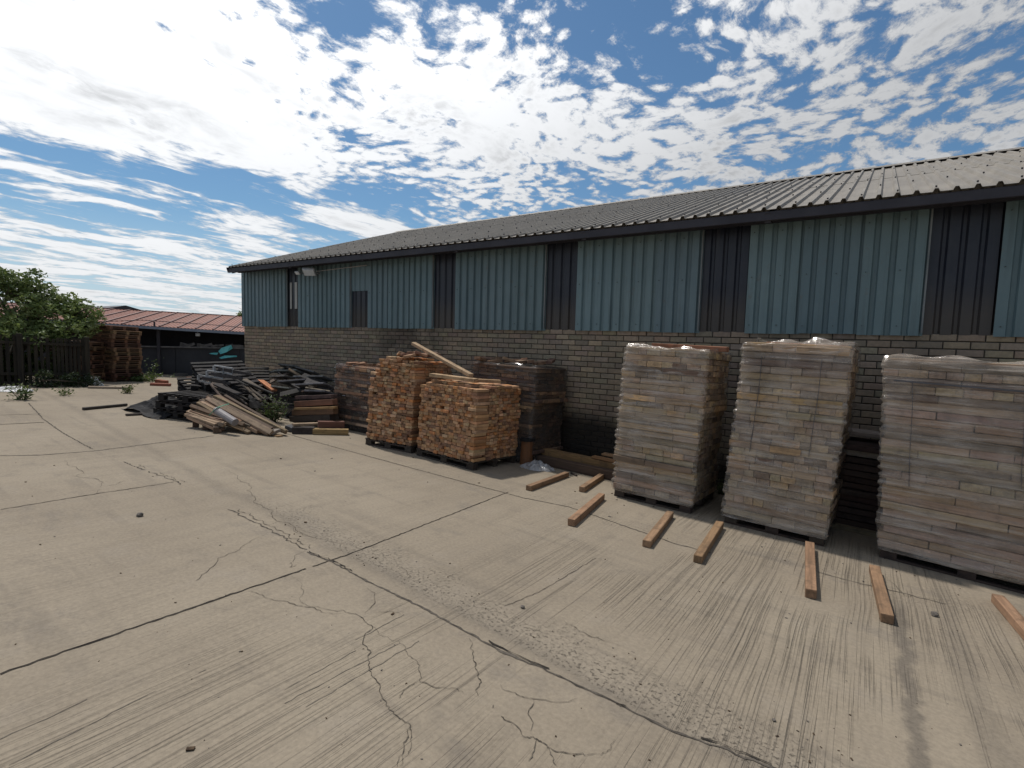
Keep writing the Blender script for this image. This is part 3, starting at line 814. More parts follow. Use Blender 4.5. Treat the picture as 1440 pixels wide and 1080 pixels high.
blocks = []   # loose blocks: (matrix, sx, sy, sz, tint, stackkey, score)
def loose_stack(key, x, y, rz, w, d, z0, rows, bh, nx, ny, pal, rng, profile=None, left=False):
    base = gmat(x, y, rz)
    cores = []
    for j in range(rows):
        zc = z0+(j+0.5)*bh
        drift = Vector((mnoise.noise(Vector((j*0.17, x, 0)))*0.035, mnoise.noise(Vector((j*0.17, x, 5)))*0.03, 0))
        def put(lx, ly, sx, sy, axis, face):
            if rng.random() < 0.008 and j < rows-2: return
            t = jitc(rng.choice(pal), rng, 0.22)
            m = base @ T(lx+drift.x, ly+drift.y, zc+rng.uniform(-0.003, 0.003)) @ Rz(rng.gauss(0, 0.035)+(math.pi/2 if axis == 'y' else 0)) @ Rx(rng.gauss(0, 0.02)) @ Ry(rng.gauss(0, 0.012))
            L, W = (sy, sx) if axis == 'y' else (sx, sy)
            h = bh*rng.uniform(0.90, 0.995)
            p = m.translation
            facing = 1.0 if face == 'front' else (0.75 if face == 'right' else 0.3)
            score = facing/((p-CAM).length_squared)
            if (p-CAM).normalized().dot(FW) < 0.3: score = 0
            blocks.append((m, L, W, h, t, key, score))
        def maxrow(u):
            return profile(u) if profile else rows
        # front face: irregular widths so the vertical joints wander
        lx = 0.0; off = rng.uniform(0, 0.4)
        while lx < w-0.02:
            bw = w/nx*rng.uniform(0.75, 1.25)
            if w-lx-bw < 0.05: bw = w-lx
            if j < maxrow((lx+bw/2)/w):
                dep = 0.26
                pr = rng.gauss(0, 0.013)
                put(lx+bw/2, dep/2-pr, bw*0.975, dep, 'y', 'front')
            lx += bw
        ly = 0.27
        while ly < d-0.02:
            bw = d/ny*rng.uniform(0.75, 1.25)
            if d-ly-bw < 0.05: bw = d-ly
            if j < maxrow(1.0): put(w-0.13+rng.gauss(0, 0.013), ly+bw/2, 0.26, bw*0.955, 'x', 'right')
            if left and j < maxrow(0.0): put(0.13+rng.gauss(0, 0.013), ly+bw/2, 0.26, bw*0.955, 'x', 'left')
            ly += bw
    # top layer
    n = int(nx*0.8)
    for a in range(n):
        for b_ in range(5):
            u = (a+0.5)/n
            rr = profile(u) if profile else rows
            if rng.random() < 0.1: continue
            t = jitc(rng.choice(pal), rng, 0.22)
            hh = bh*0.93
            m = base @ T(u*w+rng.gauss(0, 0.01), 0.1+(b_+0.5)*(d-0.15)/5, z0+(rr+0.5)*bh) @ Rz(math.pi/2+rng.gauss(0, 0.12)) @ Ry(rng.gauss(0, 0.04))
            p = m.translation
            blocks.append((m, (d-0.15)/5*1.0, w/n*0.92, hh, t, key, 0.45/((p-CAM).length_squared)))
    # inner fill
    fill = []
    for k in range(8):
        u0, u1 = k/8, (k+1)/8
        rr = profile((u0+u1)/2) if profile else rows
        wi = w-0.26
        fill.append((base @ T(0.02+(u0+u1)/2*wi, d/2+0.02, z0+rr*bh/2), wi/8, d-0.36, rr*bh-0.004))
    return fill

fills = []
r = random.Random(21)
# front unwrapped stack (B) and the taller one behind it (A)
def profB(u): return 23 if 0.12 < u else 22
fills += loose_stack('B', -5.82, 5.92, rad(-5), 1.22, 1.0, 0.115, 23, 0.0461, 13, 12, PAL_B, r, profB)
def profA(u): return 24 if u < 0.2 else (29 if u < 0.62 else 28)
fills += loose_stack('A', -6.95, 5.86, rad(5), 0.97, 1.0, 0.115, 29, 0.0470, 10, 10, PAL_A, r, profA)
# loose heap on the tops
for (x, y, z, n) in ((-6.5, 6.3, 1.40, 10),):
    for k in range(n):
        t = jitc(r.choice(PAL_D), r)
        m = T(x+r.uniform(-0.25, 0.4), y+r.uniform(-0.3, 0.4), z+0.065+0.012*k*0.3) @ Rz(r.uniform(0, 3)) @ Rx(r.gauss(0, 0.15)) @ Ry(r.gauss(0, 0.12))
        p = m.translation
        blocks.append((m, 0.24, 0.1, 0.045, t, 'A', 0.5/((p-CAM).length_squared)))
blocks.sort(key=lambda q: -q[6])
LAB = {'B': ('short rough timber block in the front unwrapped block stack', 'timber blocks in the front unwrapped stack'),
       'A': ('short rough timber block in the taller unwrapped stack left of the front one', 'timber blocks in the taller unwrapped stack')}
rest = MB()
for i, (m, L, W, h, t, key, s) in enumerate(blocks):
    if i < 300:
        mb = MB(); mb.box(Matrix(), L, W, h, 0.003, t, 0, r, 0.0018)
        o = mb.build('timber_block', [M['wood']]); o.matrix_world = m
        tag(o, LAB[key][0], 'timber block', LAB[key][1])
    else:
        rest.box(m, L, W, h, 0.005, t, 0, r, 0.003)
for m, a, b_, c_ in fills:
    rest.box(m, a-0.002, b_, c_, 0, (0.12, 0.075, 0.05), 0, r)
tag(rest.build('timber_blocks', [M['wood']]), 'rough timber blocks filling the two unwrapped stacks', 'timber blocks', None, 'stuff')
thing_pallet('pallet', gmat(-5.82, 5.92, rad(-5)) @ T(0.61, 0.5, 0), 1.24, 1.02, 0.115, (0.05, 0.04, 0.032), 'dark pallet under the front unwrapped block stack', 'pallets under the block stacks', r)
thing_pallet('pallet', gmat(-6.95, 5.86, rad(5)) @ T(0.48, 0.5, 0), 1.0, 1.02, 0.115, (0.06, 0.048, 0.04), 'dark pallet under the taller unwrapped block stack', 'pallets under the block stacks', r)

def plank(label, p0, p1, w, h, tint, group=None, mat='beam', name='plank', twist=0.0, cat='plank', bev=0.004, rng=r):
    mb = MB(); p0 = Vector(p0); p1 = Vector(p1); c = (p0+p1)/2
    mb.bar(p0-c, p1-c, w, h, bev, tint, 0, twist, rng, 0.0015)
    o = mb.build(name, [M[mat]]); o.location = c
    return tag(o, label, cat, group)

# planks lying across the tops of the two loose stacks
plank('long pale plank leaning from the taller block stack down to the front one', (-6.52, 6.52, 1.66), (-4.93, 6.15, 1.215), 0.085, 0.05, (0.42, 0.30, 0.19), mat='beam')
plank('pale plank lying flat across the top of the front block stack', (-5.62, 6.02, 1.19), (-4.78, 6.08, 1.155), 0.12, 0.05, (0.46, 0.32, 0.19), mat='beam')
plank('short brown board end on top of the front block stack', (-4.95, 6.15, 1.145), (-4.60, 6.45, 1.13), 0.13, 0.05, (0.36, 0.23, 0.13), mat='beam')

# ---- film-wrapped stacks
def wrapped(label, x, y, rz, w, d, h, rows, mode, lean, seed, pal, film='film', straps=(), group=None, frill=0.03, nfront=None, pallet_t=(0.07, 0.05, 0.04), lower=None, rough=0.012, taper=0.0, sag=0.0):
    rng = random.Random(seed)
    base = gmat(x, y, rz)
    root = empty('wrapped_timber_stack', base, label, 'timber stack', group)
    ph = 0.115
    bh = (h-ph)/rows
    def xf(p):
        t = (p.z-ph)/(h-ph)
        # stack bulges and leans a little as it rises
        bul = mnoise.noise(Vector((p.z*1.7, seed*3.1, 0)))*0.02
        sx = 1-taper*t
        return Vector(((p.x-w/2)*sx+w/2+lean[0]*t+bul, p.y+lean[1]*t+bul*0.5-sag*math.sin(math.pi*t), p.z))
    items = []
    for j in range(rows):
        zc = ph+(j+0.5)*bh
        jx = mnoise.noise(Vector((j*0.23, seed*7.0, 1)))*0.03
        cross = (mode == 'blocks' and j % 5 not in (0,)) or (mode == 'mix' and rng.random() < 0.62 and j < rows*0.8) or (mode == 'planks' and rng.random() < 0.14)
        ox, oy = rng.gauss(0, rough)+jx, rng.gauss(0, rough)
        hcol = jitc(rng.choice(pal), rng, 0.12)
        if cross:
            lx = 0.0
            while lx < w-0.01:
                bw = w/8*rng.uniform(0.65, 1.5)
                if w-lx-bw < 0.06: bw = w-lx
                items.append((lx+bw/2+ox, 0.15+oy+rng.gauss(0, 0.006), zc, 0.3, bw*0.97, 'y', jitc(rng.choice(pal), rng, 0.2), 2.0))
                lx += bw
        else:
            lx = 0.0
            while lx < w-0.01:
                bw = rng.choice((w, w*0.7, w*0.5, w*0.42, w*0.3, w*0.22)) if mode != 'blocks' else w
                if w-lx-bw < 0.12: bw = w-lx
                items.append((lx+bw/2+ox, 0.06+oy+rng.gauss(0, 0.005), zc, bw*0.985, 0.12, 'x', jitc(hcol, rng, 0.22), 3.0))
                lx += bw
        # sides: ends of the lengthwise planks
        ly = 0.31 if cross else 0.125
        while ly < d-0.02:
            bw = 0.12*rng.uniform(0.8, 1.2)
            if d-ly-bw < 0.05: bw = d-ly
            items.append((w-0.12+ox, ly+bw/2, zc, 0.24, bw*0.96, 'x', jitc(rng.choice(pal), rng, 0.2), 1.2))
            items.append((0.12+ox, ly+bw/2, zc, 0.24, bw*0.96, 'x', jitc(rng.choice(pal), rng, 0.2), 0.6))
            ly += bw
    items.sort(key=lambda q: (-q[7], -q[2]))
    stuff = MB(); cnt = 0
    for it in items:
        lx, ly, zc, L, W, ax, t, sc_ = it
        c = xf(Vector((lx, ly, zc)))
        m = T(*c) @ Rz((math.pi/2 if ax == 'y' else 0)+rng.gauss(0, 0.008)) @ Ry(rng.gauss(0, 0.004))
        hh = bh*rng.uniform(0.88, 0.98)
        if cnt < 100 and sc_ >= 2.0:
            mb = MB(); mb.box(Matrix(), L, W, hh, 0.004, t, 0, rng, 0.002)
            o = mb.build('timber_piece', [M['planks']], root); o.matrix_local = m; cnt += 1
        else:
            stuff.box(m, L, W, hh, 0.004, t, 0, rng, 0.002)
    for k in range(6):
        z0 = ph+(h-ph)*k/6; z1 = ph+(h-ph)*(k+1)/6
        c = xf(Vector((w/2, d/2+0.03, (z0+z1)/2)))
        stuff.box(T(*c), w-0.26, d-0.34, z1-z0, 0, (0.10, 0.075, 0.06), 0, rng)
    # top deck
    n = 8
    for k in range(n):
        c = xf(Vector((w/2, (k+0.5)*d/n, h+0.012)))
        stuff.box(T(*c), w*0.98, d/n*0.95, 0.022, 0.003, jitc(rng.choice(pal), rng, 0.2), 0, rng)
    o = stuff.build('timber_pieces', [M['planks']], root); tag(o, kind='stuff')
    pm = MB(); pallet_mesh(pm, T(w/2, d/2, 0), w*0.98, d*0.98, ph-0.004, pallet_t, rng)
    pm.build('pallet', [M['darkwood']], root)
    # film: a skin drawn round the stack, pinched between courses
    mb = MB()
    per = []
    nx, ny = 34, 30
    rcorn = 0.012
    for i in range(nx): per.append((w*i/nx, 0.0, 0, -1))
    for i in range(ny): per.append((w, d*i/ny, 1, 0))
    for i in range(nx): per.append((w-w*i/nx, d, 0, 1))
    for i in range(ny): per.append((0.0, d-d*i/ny, -1, 0))
    N = len(per)
    z0 = ph*0.75; z1 = h+0.035
    rowsf = rows*4
    vs = []
    for k in range(rowsf+1):
        z = z0+(z1-z0)*k/rowsf
        for i, (a, b_, nx_, ny_) in enumerate(per):
            corner = (i % N in (0, nx, nx+ny, 2*nx+ny))
            ii = i if i < N else 0
            ang = 2*math.pi*i/N
            q = Vector((math.cos(ang)*2.2, math.sin(ang)*2.2, z*9+seed))
            rid = mnoise.noise(q)*0.020+mnoise.noise(Vector((q.x*2.5, q.y*2.5, z*34+seed)))*0.014
            out = 0.022+rid+((0.002+0.034*abs(mnoise.noise(Vector((int(k/4)*1.37, seed*5.1, 0.3))))) if corner or i in (1, N-1) else 0.005)*math.sin((z-ph)/bh*2*math.pi+mnoise.noise(Vector((k*0.05, seed, 2)))*2)
            if k >= rowsf-1: out -= 0.02
            if corner: nrm = Vector((nx_+(-1 if i == 0 else (0 if i == nx else (1 if i == nx+ny else 0))), ny_+(0 if i == 0 else (-1 if i == nx else (0 if i == nx+ny else 1))), 0))*0.8
            else: nrm = Vector((nx_, ny_, 0))
            zz = z
            if k == rowsf:
                zz += frill*(0.5+mnoise.noise(Vector((math.cos(ang)*3, math.sin(ang)*3, seed*1.7)))*1.6)
            vs.append(xf(Vector((a, b_, zz))+nrm*out))
    fs = []
    for k in range(rowsf):
        for i in range(N):
            fs.append((k*N+i, k*N+(i+1) % N, (k+1)*N+(i+1) % N, (k+1)*N+i))
    # folded over the top edge
    top0 = rowsf*N
    ring = len(vs)
    for i, (a, b_, nx_, ny_) in enumerate(per):
        aa = w/2+(a-w/2)*0.62; bb = d/2+(b_-d/2)*0.62
        ang = 2*math.pi*i/N
        vs.append(xf(Vector((aa, bb, h+0.035+0.02*mnoise.noise(Vector((aa*6, bb*6, seed)))))))
    for i in range(N):
        fs.append((top0+i, top0+(i+1) % N, ring+(i+1) % N, ring+i))
    mb.add(vs, fs)
    mb.build('stretch_film', [M[film]], root, smooth=True)
    if lower:
        mb = MB()
        vs = []; K = 14
        for k in range(K+1):
            z = 0.02+(lower-0.02)*k/K
            for i, (a, b_, nx_, ny_) in enumerate(per):
                ang = 2*math.pi*i/N
                zt_ = z if k < K else z+0.12*mnoise.noise(Vector((math.cos(ang)*3, math.sin(ang)*3, seed+4)))
                out = 0.035+0.035*mnoise.noise(Vector((math.cos(ang)*5, math.sin(ang)*5, z*4+seed)))
                vs.append(xf(Vector((a+nx_*out, b_+ny_*out, zt_))))
        fs = [(k*N+i, k*N+(i+1) % N, (k+1)*N+(i+1) % N, (k+1)*N+i) for k in range(K) for i in range(N)]
        mb.add(vs, fs); mb.build('loose_film_skirt', [M['filmdark']], root, smooth=True)
    for (sx, za, zb) in straps:
        mb = MB()
        K = 12
        for k in range(K):
            a = xf(Vector((sx, -0.036, za+(zb-za)*k/K))); b_ = xf(Vector((sx, -0.036, za+(zb-za)*(k+1)/K)))
            mb.bar(a, b_, 0.004, 0.014)
        mb.build('strap', [M['strap']], root)
    return root

WG = 'film wrapped timber stacks by the wall'
w1 = wrapped('film wrapped stack of long planks, narrowest and leftmost of the tall wrapped stacks', -2.60, 6.18, rad(-2), 1.00, 1.02, 1.90, 25, 'planks', (0.02, 0.0), 1, PAL_W, group=WG)
w2 = wrapped('film wrapped stack of mixed block ends with raised film folds on top, middle tall stack', -1.24, 6.12, rad(-3), 1.0, 1.0, 2.02, 25, 'mix', (0.05, 0.02), 2, PAL_W, straps=((0.2, 0.85, 1.9), (0.76, 0.9, 1.9)), group=WG, frill=0.055)
w3 = wrapped('widest film wrapped plank stack with dark strapping, cut by the right edge of the photo', 0.20, 6.16, rad(-7), 1.32, 1.0, 1.93, 24, 'planks', (-0.12, 0.0), 3, [jitc((c[0]*0.9, c[1]*0.88, c[2]*0.9), r, 0.02) for c in PAL_W], straps=((0.22, 0.75, 1.75), (0.98, 0.9, 1.85)), group=WG)
mbs = MB(); mbs.bar((-0.03, -0.045, 1.74), (1.25, -0.045, 1.72), 0.004, 0.014); mbs.build('strap', [M['strap']], w3)
plank('reddish brown plank lying on top of the leftmost tall wrapped stack', (-2.36, 6.75, 1.745), (-1.42, 6.72, 1.72), 0.12, 0.06, (0.30, 0.14, 0.085))
plank('orange plank lying on top of the middle tall wrapped stack', (-0.98, 6.62, 1.80), (-0.2, 6.62, 1.775), 0.14, 0.045, (0.34, 0.15, 0.08))

# stacks behind: right (C) with dark film, left (D) half out of its black film
w4 = wrapped('dark film wrapped block stack against the wall behind the front unwrapped stack', -5.62, 6.92, rad(-4), 1.33, 0.85, 1.50, 24, 'blocks', (0.05, 0.0), 4, [(0.17, 0.11, 0.075), (0.22, 0.14, 0.09), (0.10, 0.07, 0.055), (0.28, 0.18, 0.11)], film='filmdark', rough=0.02, lower=0.9)
w5 = wrapped('block stack with black film slipped to its lower half, left of the unwrapped stacks', -8.72, 6.52, rad(3), 1.05, 1.0, 1.22, 19, 'blocks', (0.02, 0.0), 5, PAL_D+[(0.34, 0.24, 0.17), (0.4, 0.3, 0.22)], film='filmdark', rough=0.022, lower=0.72)
# loose dark blocks on the top of C and D
for key, cx, cy, z, n, w_, d_ in (('c', -4.95, 7.25, 1.545+gz(-5, 7.2), 16, 0.62, 0.3), ('d', -8.2, 6.95, 1.245+gz(-8.2, 7), 7, 0.4, 0.35)):
    for k in range(n):
        x = cx+r.uniform(-w_, w_); y = cy+r.uniform(-d_, d_)
        mb = MB(); mb.box(Matrix(), 0.24, 0.10, 0.05, 0.004, jitc(r.choice(PAL_D), r), 0, r, 0.003)
        o = mb.build('timber_block', [M['darkwood']])
        o.matrix_world = T(x, y, z+0.03+0.012*(k % 4)) @ Rz(r.uniform(0, 3)) @ Rx(r.gauss(0, 0.12)) @ Ry(r.gauss(0, 0.15))
        if key == 'c': tag(o, 'dark loose block lying on top of the dark film wrapped stack', 'timber block', 'loose blocks on the dark wrapped stack')
        else: tag(o, 'dark loose block lying on the half unwrapped stack with black film', 'timber block', 'loose blocks on the half unwrapped stack')

# ---- eight loose beams on the concrete
RB = (0.255, 0.158, 0.092)
beams = [((743, 690), (797, 670), 'reddish beam lying on the concrete in front of the crumpled film'),
         ((818, 692), (853, 668), 'brown beam pointing at the left base of the leftmost tall wrapped stack'),
         ((803, 740), (846, 702), 'reddish beam lying across the front joint, third from the left of the loose beams'),
         ((909, 770), (942, 727), 'brown beam lying on the concrete below the pallet of the leftmost tall stack'),
         ((981, 792), (1012, 742), 'brown beam lying between the leftmost and the middle tall stacks'),
         ((1140, 842), (1138, 772), 'brown beam pointing straight at the middle tall stack'),
         ((1247, 877), (1229, 805), 'brown beam beside the dark dust streak, below the gap between two tall stacks'),
         ((1440, 892), (1402, 848), 'pale beam in front of the widest wrapped stack at the right edge')]
for i, (a, b_, lab) in enumerate(beams):
    A = gnd(*a); B = gnd(*b_)
    d = (B-A).normalized()
    if i == 7: A = B-d*1.2
    h = 0.068+0.004*(i % 3)
    A = Vector((A.x, A.y, gz(A.x, A.y)+h/2)); B = Vector((B.x, B.y, gz(B.x, B.y)+h/2+0.001))
    t = jitc(RB if i not in (6, 7) else (0.27, 0.165, 0.10), r, 0.12)
    plank(lab, A, B, 0.078, h, t, 'loose beams on the concrete', 'beam', 'beam', 0.0, 'beam', 0.005)
# little bits near them
for a, b_, lab in (((803, 666), (811, 670), 'thin dark stick on the concrete beside the leftmost loose beam'), ((852, 668), (864, 678), 'dark splinter by the pallet of the leftmost tall stack')):
    A = gnd(*a); B = gnd(*b_)
    plank(lab, A+Vector((0, 0, 0.012)), B+Vector((0, 0, 0.012)), 0.03, 0.02, (0.05, 0.04, 0.035), None, 'darkwood', 'stick', cat='stick')
def rock(name, p, s, lab, seed, mat='stone', cat='rubble', squash=0.7):
    rg = random.Random(seed)
    vs = []; fs = []
    n1, n2 = 8, 5
    for j in range(n2+1):
        th = math.pi*j/n2
        for i in range(n1):
            ph_ = 2*math.pi*i/n1
            q = Vector((math.sin(th)*math.cos(ph_), math.sin(th)*math.sin(ph_), math.cos(th)*squash))
            vs.append(q*s*(1+0.35*mnoise.noise(q*1.6+Vector((seed, 0, 0)))))
    for j in range(n2):
        for i in range(n1): fs.append((j*n1+i, (j+1)*n1+i, (j+1)*n1+(i+1) % n1, j*n1+(i+1) % n1))
    mb = MB(); mb.add(vs, fs)
    o = mb.build(name, [M[mat]]); o.location = (p[0], p[1], gz(p[0], p[1])+s*squash*0.7)
    return tag(o, lab, cat)
p = gnd(1314, 866); rock('rubble_lump', p, 0.028, 'small dark rubble lump right of the pale beams', 3)
p = gnd(735, 855); rock('rubble_lump', p, 0.016, 'small dark pebble by the long eroded joint', 4)
p = gnd(197, 726); rock('rubble_lump', p, 0.03, 'small dark lump alone on the left slab', 5)

# ---- timbers along the foot of the wall
y0 = 7.18
for i, (xa, xb, yy, zz, w_, h_, t, lab) in enumerate((
    (-4.55, -2.2, 7.22, 0.16, 0.13, 0.14, (0.24, 0.15, 0.07), 'thick brown beam along the wall foot left of the tall stacks, upper of two'),
    (-4.3, -2.0, 7.05, 0.075, 0.12, 0.13, (0.09, 0.06, 0.045), 'dark beam along the wall foot, lowest under the brown one'),
    (-3.35, -2.1, 7.16, 0.255, 0.10, 0.035, (0.30, 0.165, 0.08), 'thin brown board strapped on the wall foot beams'),
    (-3.25, -2.1, 7.30, 0.30, 0.12, 0.03, (0.33, 0.20, 0.11), 'pale thin board on top of the strapped wall foot timbers'))):
    A = Vector((xa, yy, gz(xa, yy)+zz)); B = Vector((xb, yy-0.08, gz(xb, yy)+zz))
    plank(lab, A, B, w_, h_, t, 'timbers along the wall foot', 'beam', 'beam' if h_ > 0.1 else 'plank', cat='beam' if h_ > 0.1 else 'plank')
mb = MB()
xs_ = -2.85; g0 = gz(xs_, 7.1)
mb.tube([(xs_, 7.04, g0+0.12), (xs_-0.01, 7.06, g0+0.24), (xs_+0.02, 7.10, g0+0.30), (xs_+0.06, 7.24, g0+0.33), (xs_+0.09, 7.36, g0+0.29)], 0.009, 6)
o = mb.build('strap', [M['paleplastic']]); tag(o, 'pale strap looped round the wall foot timbers', 'strap')
# dark plank stack glimpsed between the two right wrapped stacks
for j in range(13):
    zz = 0.10+j*0.072
    pale = j in (11,)
    A = Vector((-0.55, 7.35+r.gauss(0, 0.02), gz(-0.5, 7.35)+zz)); B = Vector((1.3, 7.33+r.gauss(0, 0.02), gz(1.3, 7.33)+zz-0.01))
    plank('pale top plank of the dark plank pile seen in the gap between tall stacks' if pale else 'dark plank of the pile seen in the gap between tall stacks',
          A, B, 0.7 if not pale else 0.5, 0.062, jitc((0.07, 0.05, 0.045) if not pale else (0.36, 0.31, 0.28), r), None if pale else 'dark planks in the gap', 'darkwood' if not pale else 'planks')
plank('pale upper plank lifted above the dark plank pile in the gap', (-0.55, 7.5, gz(-0.5, 7.5)+1.10), (1.3, 7.45, gz(1.3, 7.5)+1.06), 0.3, 0.05, (0.34, 0.29, 0.26), None, 'planks')
plank('weathered plank on the ground at the foot of the gap between tall stacks', (-0.35, 7.02, gz(-0.3, 7)+0.03), (0.5, 6.95, gz(0.5, 7)+0.03), 0.14, 0.05, (0.24, 0.2, 0.13), None, 'planks')
# stump and crumpled film by the dark wrapped stack
p = gnd(740, 653)
root = empty('log_stump', T(p.x, p.y, gz(p.x, p.y)), 'short upright orange log standing by the foot of the dark wrapped stack', 'log')
mb = MB()
mb.tube([(0, 0, 0), (0.0, 0, 0.10), (0.01, 0, 0.38)], [0.11, 0.10, 0.095], 14, mat=0)
mb.build('log', [M['rust']], root)
mb = MB(); mb.tube([(0.01, 0, 0.38), (0.01, 0, 0.42)], [0.12, 0.115], 14); mb.build('cap', [M['blackfilm']], root)
def crumple(name, pts, h, lab, seed, mat='filmwhite', cat='plastic film', n=26, base=0.004):
    """crumpled sheet heap over the convex region spanned by pts"""
    xs = [q[0] for q in pts]; ys = [q[1] for q in pts]
    x0, x1, y0_, y1 = min(xs), max(xs), min(ys), max(ys)
    vs = []; fs = []
    for j in range(n+1):
        for i in range(n+1):
            u, v = i/n*2-1, j/n*2-1
            rr = max(abs(u), abs(v))
            ang = math.atan2(v, u)
            k = 1.0 if rr < 1e-6 else max(abs(math.cos(ang)), abs(math.sin(ang)))
            ed = 0.82+0.25*mnoise.noise(Vector((math.cos(ang)*2.2, math.sin(ang)*2.2, seed)))
            uu, vv = u*k*ed, v*k*ed
            x = (x0+x1)/2+uu*(x1-x0)/2; y = (y0_+y1)/2+vv*(y1-y0_)/2
            hh = max(0, 1-rr)**0.6
            q = Vector((uu*2.4, vv*2.4, seed))
            z = h*hh*(0.55+0.9*abs(mnoise.noise(q*1.0))+0.55*abs(mnoise.noise(q*2.7)))+base+0.015*abs(mnoise.noise(q*6))
            vs.append((x, y, gz(x, y)+z))
    for j in range(n):
        for i in range(n):
            a = j*(n+1)+i; fs.append((a, a+1, a+n+2, a+n+1))
    mb = MB(); mb.add(vs, fs)
    return tag(mb.build(name, [M[mat]], smooth=False), lab, cat)
A = gnd(722, 655); B = gnd(792, 657)
crumple('crumpled_film', [(A.x, A.y-0.1), (B.x+0.1, A.y+0.42)], 0.12, 'crumpled clear plastic film on the ground at the foot of the dark wrapped stack', 3)

# ------------------------------------------------------------------ heap of dark boards and beams, left of the stacks
DB = (0.075, 0.065, 0.06)
MG = 'timbers in the dark board heap'
rk2 = random.Random(17)
def bg(lab, a, b_, dz, w_, h_, t, mat='darkwood', name='plank', cat='plank', g=MG):
    A = gnd(*a); B = gnd(*b_)
    return plank(lab, A+Vector((0, 0, dz)), B+Vector((0, 0, dz)), w_, h_, jitc(t, r, 0.1), g, mat, name, 0, cat)
def bl(lab, a, Ya, b_, Yb, w_, h_, t, mat='darkwood', tw=0.0, name='plank', cat='plank', g=MG):
    return plank(lab, atY(a[0], a[1], Ya), atY(b_[0], b_[1], Yb), w_, h_, jitc(t, r, 0.1), g, mat, name, tw, cat)
bg('yellowish squared beam lying lowest at the right front of the dark board heap', (440, 610.5), (490, 611.5), 0.055, 0.13, 0.10, (0.33, 0.215, 0.10), 'beam', name='beam', cat='beam')
bg('brown squared beam resting on the yellowish beam of the dark board heap', (447, 609), (484, 609), 0.165, 0.13, 0.11, (0.15, 0.075, 0.055), 'beam', name='beam', cat='beam')
bg('pale split board lying across the front of the dark board heap', (412, 609), (450, 607.5), 0.155, 0.12, 0.045, (0.3, 0.22, 0.15), name='plank')
bg('dark beam lowest under the front of the dark board heap', (411, 609.5), (442, 610), 0.065, 0.13, 0.12, (0.06, 0.05, 0.045), name='beam', cat='beam')
bl('brown beam in the middle row of the dark board heap', (414, 580), 6.25, (472, 578), 6.2, 0.12, 0.11, (0.15, 0.085, 0.05), 'beam', name='beam', cat='beam')
bl('reddish brown beam second from the top of the beam rows in the dark board heap', (417, 568), 6.3, (471, 565), 6.25, 0.12, 0.11, (0.19, 0.095, 0.065), 'beam', name='beam', cat='beam')
bl('tan edged beam between the brown beams of the dark board heap', (416, 575), 6.22, (472, 573), 6.18, 0.1, 0.045, (0.30, 0.19, 0.09), 'beam', name='beam', cat='beam')
bl('dark purple beam topping the beam rows of the dark board heap', (419, 559), 6.35, (470, 557), 6.3, 0.14, 0.07, (0.10, 0.065, 0.06), name='beam', cat='beam')
bl('dark beam at the bottom of the beam rows in the dark board heap', (413, 589), 6.3, (470, 586), 6.25, 0.2, 0.12, (0.05, 0.04, 0.036), name='beam', cat='beam')
bl('orange plank tilted down at the left end of the dark board heap', (366, 535), 6.6, (386, 549), 6.4, 0.12, 0.05, (0.48, 0.2, 0.10), 'beam')
boards = [((399, 516), 7.4, (425, 519), 7.4, 0.35, 'grey board lying topmost on the dark board heap'),
          ((392, 525), 7.2, (424, 524), 7.2, 0.30, 'grey board second from the top of the dark board heap'),
          ((421, 519), 7.3, (447, 526), 7.3, 0.25, 'short dark board at the top right of the dark board heap'),
          ((386, 531), 7.0, (408, 530), 7.0, 0.28, 'pale edged board at the left shoulder of the dark board heap'),
          ((420, 532), 7.0, (462, 532), 7.0, 0.3, 'long grey green board on the right shoulder of the dark board heap'),
          ((402, 540), 6.8, (440, 537), 6.8, 0.4, 'dark bluish board in the middle of the dark board heap'),
          ((392, 546), 6.6, (418, 549), 6.6, 0.4, 'grey blue board low in the middle of the dark board heap'),
          ((437, 552), 6.45, (466, 553), 6.45, 0.32, 'square grey board leaning on the beam rows'),
          ((425, 545), 6.6, (465, 543), 6.7, 0.4, 'dark board just behind the square grey board')]
for a, Ya, b_, Yb, w_, lab in boards:
    bl(lab, a, Ya, b_, Yb, w_, 0.035, r.choice([(0.115, 0.12, 0.125), (0.09, 0.095, 0.105), (0.15, 0.145, 0.14)]), 'darkwood', r.uniform(-0.5, -0.2), 'board', 'board')
for k in range(14):
    a = (rk2.uniform(388, 455), rk2.uniform(520, 552)); Y = 7.35-(a[1]-520)/32*0.85-0.1
    c = atY(a[0], a[1], Y); an = rk2.uniform(0, 3.14); L = rk2.uniform(0.2, 0.5)
    e = Vector((math.cos(an)*L, math.sin(an)*L*0.5, rk2.uniform(-0.12, 0.12)))
    plank('short broken board end lying on the dark board heap', c-e, c+e, rk2.choice((0.06, 0.1, 0.14)), 0.03, jitc(rk2.choice(((0.12, 0.12, 0.12), (0.2, 0.16, 0.12), (0.05, 0.048, 0.046), (0.26, 0.2, 0.14))), rk2), 'broken board ends on the dark heap', 'darkwood', 'board', rk2.gauss(0, 0.6), 'board', rng=rk2)
